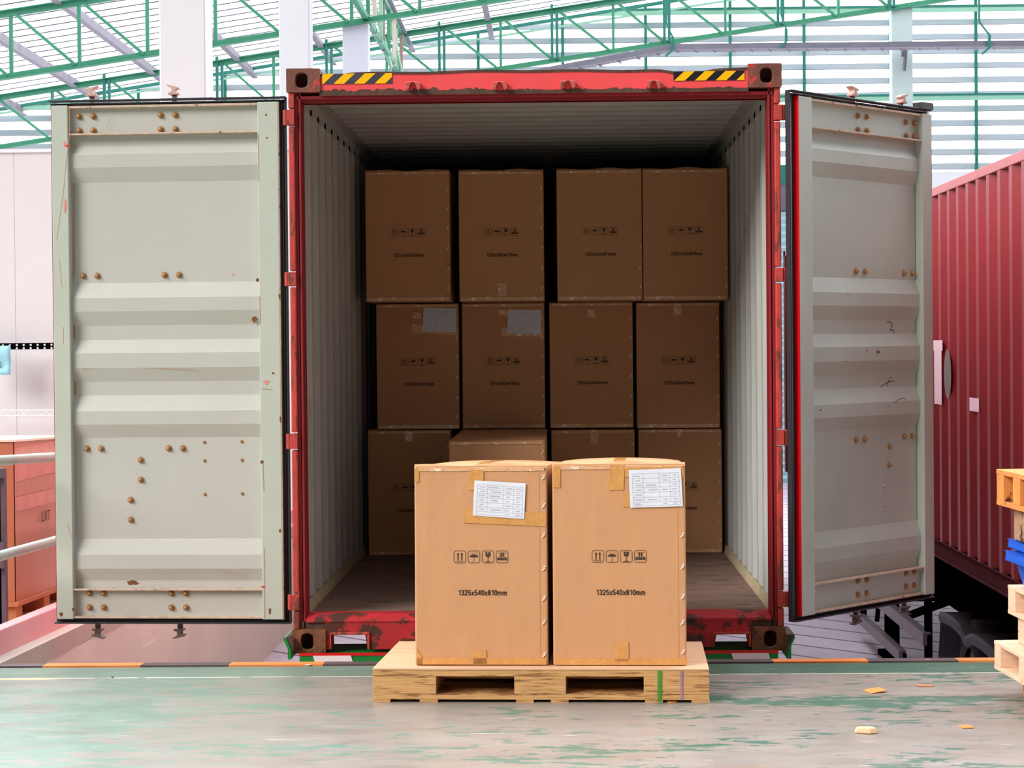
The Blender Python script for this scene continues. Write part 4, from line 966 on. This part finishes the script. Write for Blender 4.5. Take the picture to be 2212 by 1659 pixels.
# ================================================================= PLYWOOD PALLET
def G2(x, y): return gz(y)
r = root('plywood_pallet', (-.10, 7.0, 0), 'thick layered plywood pallet under the two bright cartons', 'pallet'); r.rotation_euler = (TILT, 0, yaw)
r.location = Vector((-.771, 6.995, .0))
PW_, PD = 1.338, .78
def PL(q, name, m, **k):
    o = q.build(name, m, **k); o.parent = r; return o
PL(MB().box(0, PW_, 0, PD, .129, .136), 'top_sheet', PLY, bevel=.001)
PL(MB().box(0, PW_, .002, PD, .104, .1285), 'upper_boards', PLYE, bevel=.001)
def px_(x): return (x-804)/541.
for a, b in ((804, 942), (1110, 1222), (1388, 1529)):
    for y0_ in (0, .30, .62):
        PL(MB().box(px_(a)+.001, px_(b)-.001, y0_+.001, y0_+.16, .034, .1035), 'block', PLYE, bevel=.0015)
PL(MB().box(.01, PW_-.01, .165, .19, .070, .1035), 'inner_board', PLYE); PL(MB().box(.01, PW_-.01, .48, .50, .034, .1035), 'inner_board', PLYE)  # second, taller board is added to block light from behind the openings
PL(MB().box(0, PW_, .0, .16, .012, .0335), 'bottom_board', PLYE, bevel=.001); PL(MB().box(0, PW_, .30, .44, .012, .0335), 'bottom_board', PLYE); PL(MB().box(0, PW_, .62, PD, .012, .0335), 'bottom_board', PLYE)
for a, b in ((805, 842), (906, 945), (1114, 1152), (1189, 1227), (1391, 1429), (1490, 1529)):
    PL(MB().box(px_(a), px_(b), 0, PD, .0, .0118), 'foot_strip', PLYE)
GSTR = mat('green_spray_line', (70, 140, 40), .7, var=.2); PSTR = mat('purple_spray_line', (160, 118, 160), .7, var=.2)
o = PL(MB().box(px_(1418), px_(1427), -.0012, .0, .006, .128), 'green_line', GSTR); PL(MB().box(px_(1467), px_(1472), -.0012, .0, .012, .128), 'purple_line', PSTR)

# ================================================================= PALLET PILE AT RIGHT
def zy(py): return P(2165, py, 7.12).z
def xy(px): return P(px, 1300, 7.12).x
def stringer_pallet(label, x0, yb, z0, z1, rz, m, w=1.05, d=1.0, th=.016, thy=.075, stp=.30):
    r = root('wooden_pallet', (x0, yb, z0), label, 'pallet', 'pallets piled at the right edge', rz)
    def S(q, name, **k): o = q.build(name, m, **k); o.parent = r; return o
    h = z1-z0
    for i in range(4): S(MB().box(0, w, -thy-i*stp, -i*stp, th, h-th), 'stringer', bevel=.002)
    for i in range(6):
        a = i*w/6; S(MB().box(a+(0 if i == 0 else .012), a+w/6-.004, -d, .005, h-th, h), 'deck_board', bevel=.002)
        if i % 2 == 0 or i == 5: S(MB().box(a+(0 if i == 0 else .012), a+w/6-.004, -d, .005, 0, th), 'bottom_board', bevel=.002)
    return r
rzP = radians(4)
stringer_pallet('lowest visible pale wooden pallet of the pile at the right edge', xy(2150), 7.14, zy(1446), zy(1385), rzP, WOODL)
r = root('wooden_pallet', (xy(2195), 7.02, gz(7.0)), 'dark-footed bottom pallet carrying the pile at the right edge', 'pallet', 'pallets piled at the right edge', rzP)
zbt = zy(1446)-.002
for i in range(3):
    o = MB().box(0, .9, -.08-i*.32, -i*.32, 0.004, zbt-.02-gz(7.0)).build('stringer', WOODO); o.parent = r
for i in range(4):
    o = MB().box(i*.24, i*.24+.2, -.85, .02, zbt-.02-gz(7.0), zbt-gz(7.0)-.001).build('deck_board', WOODL); o.parent = r
o = MB().box(xy(2193), xy(2193)+.14, 6.62, 7.08, zy(1385)+.002, zy(1327)).build('wooden_block', WOODL, bevel=.003); tag(o, 'thick pale timber block between the two pale pallets at the right edge', 'timber')
stringer_pallet('upper pale wooden pallet directly under the blue crate', xy(2179), 7.13, zy(1326), zy(1264), rzP, WOODL, thy=.085)
# blue crate
cz0, cz1 = zy(1263), zy(1162)
cx0 = xy(2172); r = root('plastic_crate', (cx0, 7.12, cz0), 'blue plastic crates nested on the pale pallet at the right edge', 'crate', rz=rzP)
hc = cz1-cz0
def cpart(q, n_, m=BLUE, **k): o = q.build(n_, m, **k); o.parent = r; return o
q = MB(); x_, y_ = .55, .75
q.add([(x, y, z) for z, i_ in ((0, .055), (hc*.52, .030)) for x, y in ((i_, -i_), (x_-i_, -i_), (x_-i_, -y_+i_), (i_, -y_+i_))], [(0, 1, 2, 3), (0, 4, 5, 1), (1, 5, 6, 2), (2, 6, 7, 3), (3, 7, 4, 0)])
cpart(q, 'crate_body', bevel=.006)
def rim(z0, z1, off, t, name):
    q = MB(); o = off
    q.box(o, o+t, -y_, 0, z0, z1); q.box(x_-o-t, x_-o, -y_, 0, z0, z1); q.box(o, x_-o, -t, 0, z0, z1); q.box(o, x_-o, -y_, -y_+t, z0, z1); cpart(q, name, bevel=.004)
rim(hc*.52, hc*.74, 0, .03, 'lower_rim'); rim(hc*.80, hc*.985, .012, .03, 'upper_rim'); q = MB().box(.035, x_-.035, -y_+.03, -.035, hc*.5, hc*.82); cpart(q, 'inner_wall')
o = MB().box(xy(2184), xy(2184)+.30, 6.70, 7.07, cz1+.001, zy(1093)).build('wooden_block', mat('grey_brown_wood', (168, 130, 100), .8, var=.3, scale=5, stretch=(1, 1, 10), patch=.58, pcol=(60, 36, 24), pscale=6), bevel=.004); tag(o, 'worn brown timber block standing on the blue crate', 'timber')
stringer_pallet('topmost orange wooden pallet of the pile at the right edge', xy(2157), 7.14, zy(1091), zy(1014), rzP, WOODO, thy=.085, th=.02, stp=.20)

# ================================================================= TRAILER UNDER THE OPEN CONTAINER
r = root('container_trailer', (-.13, 8.66, YZ), 'green container trailer with red and white reflective strip under the open container', 'trailer')
bz = ZB-.002
MB().box(XL+.04, XR-.04, 8.665, 9.02, bz-.20, bz).build('bolster', GREENC, r, bevel=.006)
zr0, zr1 = P(700, 1424, 8.66).z, P(700, 1416, 8.66).z
MB().box(XL+.04, XR-.04, 8.660, 8.6645, zr1-.002, zr1+.012).build('red_strip', REDSTR, r)
for a, b in ((676, 758), (1580, 1660), (900, 980)):
    A, B = P(a, 1420, 8.66).x, P(b, 1418, 8.66).x
    MB().prism([(A, zr1-.001), (B, zr1-.001), (B+.01, zr1-.035), (A+.01, zr1-.035)], 8.658, 8.6645).build('white_strip', WHSTR, r)
for gr, br in (([(613, 1372), (618, 1378), (626, 1395), (629, 1404), (629, 1424), (622, 1424), (622, 1402), (614, 1385)], [(617, 1373), (625, 1367), (634, 1383), (634, 1408), (629, 1412), (628, 1396)]),
               ([(1716, 1368), (1717, 1378), (1709, 1395), (1709, 1424), (1701, 1424), (1703, 1395), (1712, 1378)], [(1698, 1408), (1698, 1390), (1700, 1367), (1707, 1364), (1715, 1370), (1711, 1379), (1702, 1396), (1701, 1408)])):
    for pp, m, nm, y0_ in ((gr, GREENC, 'corner_guide', 8.655), (br, RUST3, 'guide_plate', 8.66)):
        q = MB(); q.prism([(P(x, y, 8.66).x, min(-.015, P(x, y, 8.66).z)) for x, y in pp], y0_, 8.92); q.build(nm, m, r)
for x in (-.60, .34): MB().box(x-.05, x+.05, 9.0, 20.5, bz-.40, bz-.04).build('chassis_beam', BLACKM, r)
def wheel(par, x, y, z, rad=.48, w=.26):
    prof = [(.20, -w/2), (rad-.06, -w/2), (rad, -w/2+.04), (rad, w/2-.04), (rad-.06, w/2), (.20, w/2)]
    o = MB().lathe((x, y, z), (1, 0, 0), prof, 32).build('tyre', TYRE, par, smooth=True)
    MB().cyl((x-w/2+.03, y, z), (x+w/2-.03, y, z), .20, 24).build('rim', STEELG, par, smooth=False)
for y in (15.2, 16.5):
    MB().cyl((-1.0, y, YZ+.48), (.74, y, YZ+.48), .06, 12).build('axle', BLACKM, r)
    for x in (-1.02, .76): wheel(r, x, y, YZ+.48)
MB().box(-.66, -.52, 9.3, 9.5, YZ+.1, bz-.3).build('bumper_bracket', BLACKM, r)

# ================================================================= RED CONTAINER AND TRAILER AT RIGHT
RXL, RXR = 2.62, 5.06; RZB, RZT = -.10, 2.505; RY0, RY1 = 8.75, 20.9
rc = root('shipping_container', ((RXL+RXR)/2, RY0, RZB), 'closed dark red corrugated shipping container beyond the right door', 'shipping container')
pts = []
y = RY0+.16
while y < RY1-.16:
    pts += [(y, .0), (y+.072, 0), (y+.140, .036), (y+.212, .036)]; y += .278
pf = [(RXL+.004+d, yy, 0) for yy, d in pts if yy < RY1-.12]
z0_, z1_ = RZB+.125, RZT-.06
MB().sheet(pf, (0, 0, z0_), (0, 0, z1_), (.003, 0, 0)).build('side_panel', MAROON, rc)
pf = [(RXR-.004-d, yy, 0) for yy, d in pts if yy < RY1-.12]
MB().sheet(pf, (0, 0, z0_), (0, 0, z1_), (-.003, 0, 0)).build('side_panel', MAROON, rc)
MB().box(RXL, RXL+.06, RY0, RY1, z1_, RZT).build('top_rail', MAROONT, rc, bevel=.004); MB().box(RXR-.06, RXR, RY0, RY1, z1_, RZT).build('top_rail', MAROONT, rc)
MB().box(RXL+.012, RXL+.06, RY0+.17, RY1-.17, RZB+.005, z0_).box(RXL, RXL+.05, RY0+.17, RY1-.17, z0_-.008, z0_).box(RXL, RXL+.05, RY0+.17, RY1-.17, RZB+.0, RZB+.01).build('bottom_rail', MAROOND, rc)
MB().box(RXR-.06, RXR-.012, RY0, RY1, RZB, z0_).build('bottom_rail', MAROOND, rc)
for yy in (RY0, RY1-.16): 
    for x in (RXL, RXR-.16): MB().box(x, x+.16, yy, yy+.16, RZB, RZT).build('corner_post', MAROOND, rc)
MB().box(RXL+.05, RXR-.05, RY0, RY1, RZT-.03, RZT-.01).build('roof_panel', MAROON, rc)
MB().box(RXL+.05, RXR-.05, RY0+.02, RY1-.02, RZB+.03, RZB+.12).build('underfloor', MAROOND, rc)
MB().box(RXL+.1, RXR-.1, RY0+.02, RY0+.07, RZB+.1, RZT-.06).build('door_end', MAROON, rc)
def decal(px0, px1, py0, py1, m):
    A, B = PXP(px0, py1, RXL-.002), PXP(px1, py0, RXL-.002); y0_, y1_ = sorted((A.y, B.y))
    MB().box(RXL-.001, RXL+.001, y0_, y1_, min(A.z, B.z), max(A.z, B.z)).build('decal', m, rc)
decal(2016, 2035, 735, 757, DECAL); decal(2018, 2033, 757, 872, DECAL); decal(2094, 2114, 861, 887, DECAL)
A = PXP(2047, 808, RXL); q = MB(); q.add([(RXL-.0005, A.y+.11*cos(2*pi*i/24), A.z+.17*sin(2*pi*i/24)) for i in range(24)], [list(range(24))]); q.build('decal', GREYD, rc)
r = root('container_trailer', (3.8, 12, YZ), 'black trailer chassis with grey side rails and mudguard below the dark red container', 'trailer')
for x in (3.35, 4.25): MB().box(x-.06, x+.06, 9.3, 20.6, -.62, RZB-.005).build('chassis_beam', BLACKM, r)
y = 9.6
while y < 20: MB().box(RXL+.04, RXR-.04, y, y+.12, -.28, RZB-.006).build('cross_beam', BLACKM, r); y += 1.3
SX = RXL+.04
MB().box(3.26, 3.345, 9.5, 17.2, -.82, RZB-.006).build('suspension_frame', BLACKM, r)
MB().box(SX, SX+.03, 14.05, 16.15, -1.13, -1.06).box(SX, SX+.06, 14.05, 16.15, -1.06, -1.045).build('side_rail', STEELG, r)
MB().box(SX, SX+.03, 13.1, 15.2, -.84, -.76).box(SX, SX+.06, 13.1, 15.2, -.76, -.745).build('side_rail', STEELG, r)
MB().box(SX+.03, SX+.08, 13.15, 13.21, YZ+.08, -.28).build('rail_post', BLACKM, r); MB().box(SX+.03, SX+.08, 16.0, 16.06, -1.15, -.28).build('rail_post', BLACKM, r)
for x in (2.83, 4.5):
    MB().box(x-.055, x+.055, 15.2, 15.32, YZ+.03, RZB-.1).box(x-.10, x+.10, 15.12, 15.40, YZ, YZ+.04).build('landing_leg', BLACKM, r)
MB().beam((2.86, 15.2, -.98), (3.3, 14.0, -.55), .05, .06).beam((2.70, 15.26, -1.0), (2.76, 15.26, -.45), .035, .035).beam((2.85, 15.26, -.8), (4.5, 15.26, -.8), .05, .05).build('leg_brace', BLACKM, r)
# mudguard
def top_z(y): 
    u = (y-11.2)/1.65
    return -.555+.03*sin(pi*min(max((u-.52)/.5, 0), 1))+.020*sin(pi*min(max(u/.5, 0), 1))-.04*(1-min(1, abs(u-.5)*9))-.06*max(0, -u)
mx0, mx1 = 2.74, 3.25
q = MB(); q.grid(lambda u, v: (mx0+(mx1-mx0)*v, 10.7+2.15*u, top_z(10.7+2.15*u)), 40, 3)
q.grid(lambda u, v: (mx0-.012*sin(pi*v), 10.7+2.15*u, top_z(10.7+2.15*u)-.075*v), 40, 3)
q.grid(lambda u, v: (mx0+(mx1-mx0)*v, 12.85+.16*u, top_z(12.85)-.55*u), 6, 2)
o = q.build('mudguard', PLAST, r, smooth=False)
md = o.modifiers.new('solid', 'SOLIDIFY'); md.thickness = .008
for y0_ in (12.25, 11.25): MB().box(mx0+.10, mx1, y0_, y0_+.05, top_z(y0_), top_z(y0_)+.075).build('mudguard_bracket', BLACKM, r)
for y in (11.1, 12.15):
    for x in (2.92, 4.75): wheel(r, x, y, YZ+.40, rad=.40)
    MB().cyl((2.9, y, YZ+.42), (4.8, y, YZ+.42), .06, 12).build('axle', BLACKM, r)

# yard barrier far away behind the door gap
r = MB().box(4.0, 6.5, 29, 29.6, YZ, YZ+.62).build('concrete_barrier', BARR, bevel=.05); tag(r, 'white block barrier on the far yard, in the slit by the right door', 'barrier')

# ================================================================= SCRAPS ON THE FLOOR
def scrap(px, py, w, d, rz, m, label, name='cardboard_scrap', h=.003, seed=0, curl=.006):
    c = G(px, py); rg = random.Random(seed); n = 9
    pts = [(w*cos(2*pi*i/n)*(.75+.35*rg.random()), d*sin(2*pi*i/n)*(.75+.35*rg.random())) for i in range(n)]
    if curl is not None and seed % 2: pts = [(-w, -d), (w*.9, -d*.8), (w, d*.9), (-w*.8, d)]; n = 4
    q = MB(); q.add([(a, b, 0.0005+(curl or 0)*max(0, a/w)) for a, b in pts]+[(a*(.8 if h > .01 else 1), b*(.8 if h > .01 else 1), h+(curl or 0)*max(0, a/w)) for a, b in pts], [list(range(n))[::-1], list(range(n, 2*n))]+[(i, (i+1) % n, n+(i+1) % n, n+i) for i in range(n)])
    o = q.build(name, m, bevel=(.004 if h > .01 else 0)); o.location = (c.x, c.y, gz(c.y)+.0005); o.rotation_euler = (TILT, 0, rz); tag(o, label, 'scrap')
scrap(1890, 1494, .040, .045, .3, SCRAP, 'flat orange cardboard scrap right of the pallet, left of the thin splinter', seed=1)
scrap(1998, 1483, .036, .016, -.1, mat('wood_splinter', (186, 128, 96), .8, var=.2), 'thin brown wood splinter farthest from the camera on the floor', 'wood_splinter', h=.006, seed=3, curl=0)
scrap(1872, 1583, .047, .03, 0, CRUMB, 'thick pale foam-like scrap lying nearest the photo bottom', 'foam_scrap', h=.020, seed=4, curl=0)
scrap(2087, 1571, .024, .03, .1, SCRAP, 'small square orange cardboard scrap at the lower right', seed=5, curl=0)
scrap(1451, 1517, .018, .02, .4, SCRAP, 'tiny cardboard sliver at the foot of the plywood pallet', seed=7, curl=0)
scrap(243, 1464, .006, .008, 0, mat('dark_pebble', (110, 92, 70), .8), 'tiny dark pebble on the green floor at the left', 'pebble', h=.006, seed=2, curl=0)
scrap(662, 1438, .024, .006, -.5, PAPER, 'small white paper curl near the dock edge left of the pallet', 'paper_scrap', h=.003, seed=9, curl=.004)
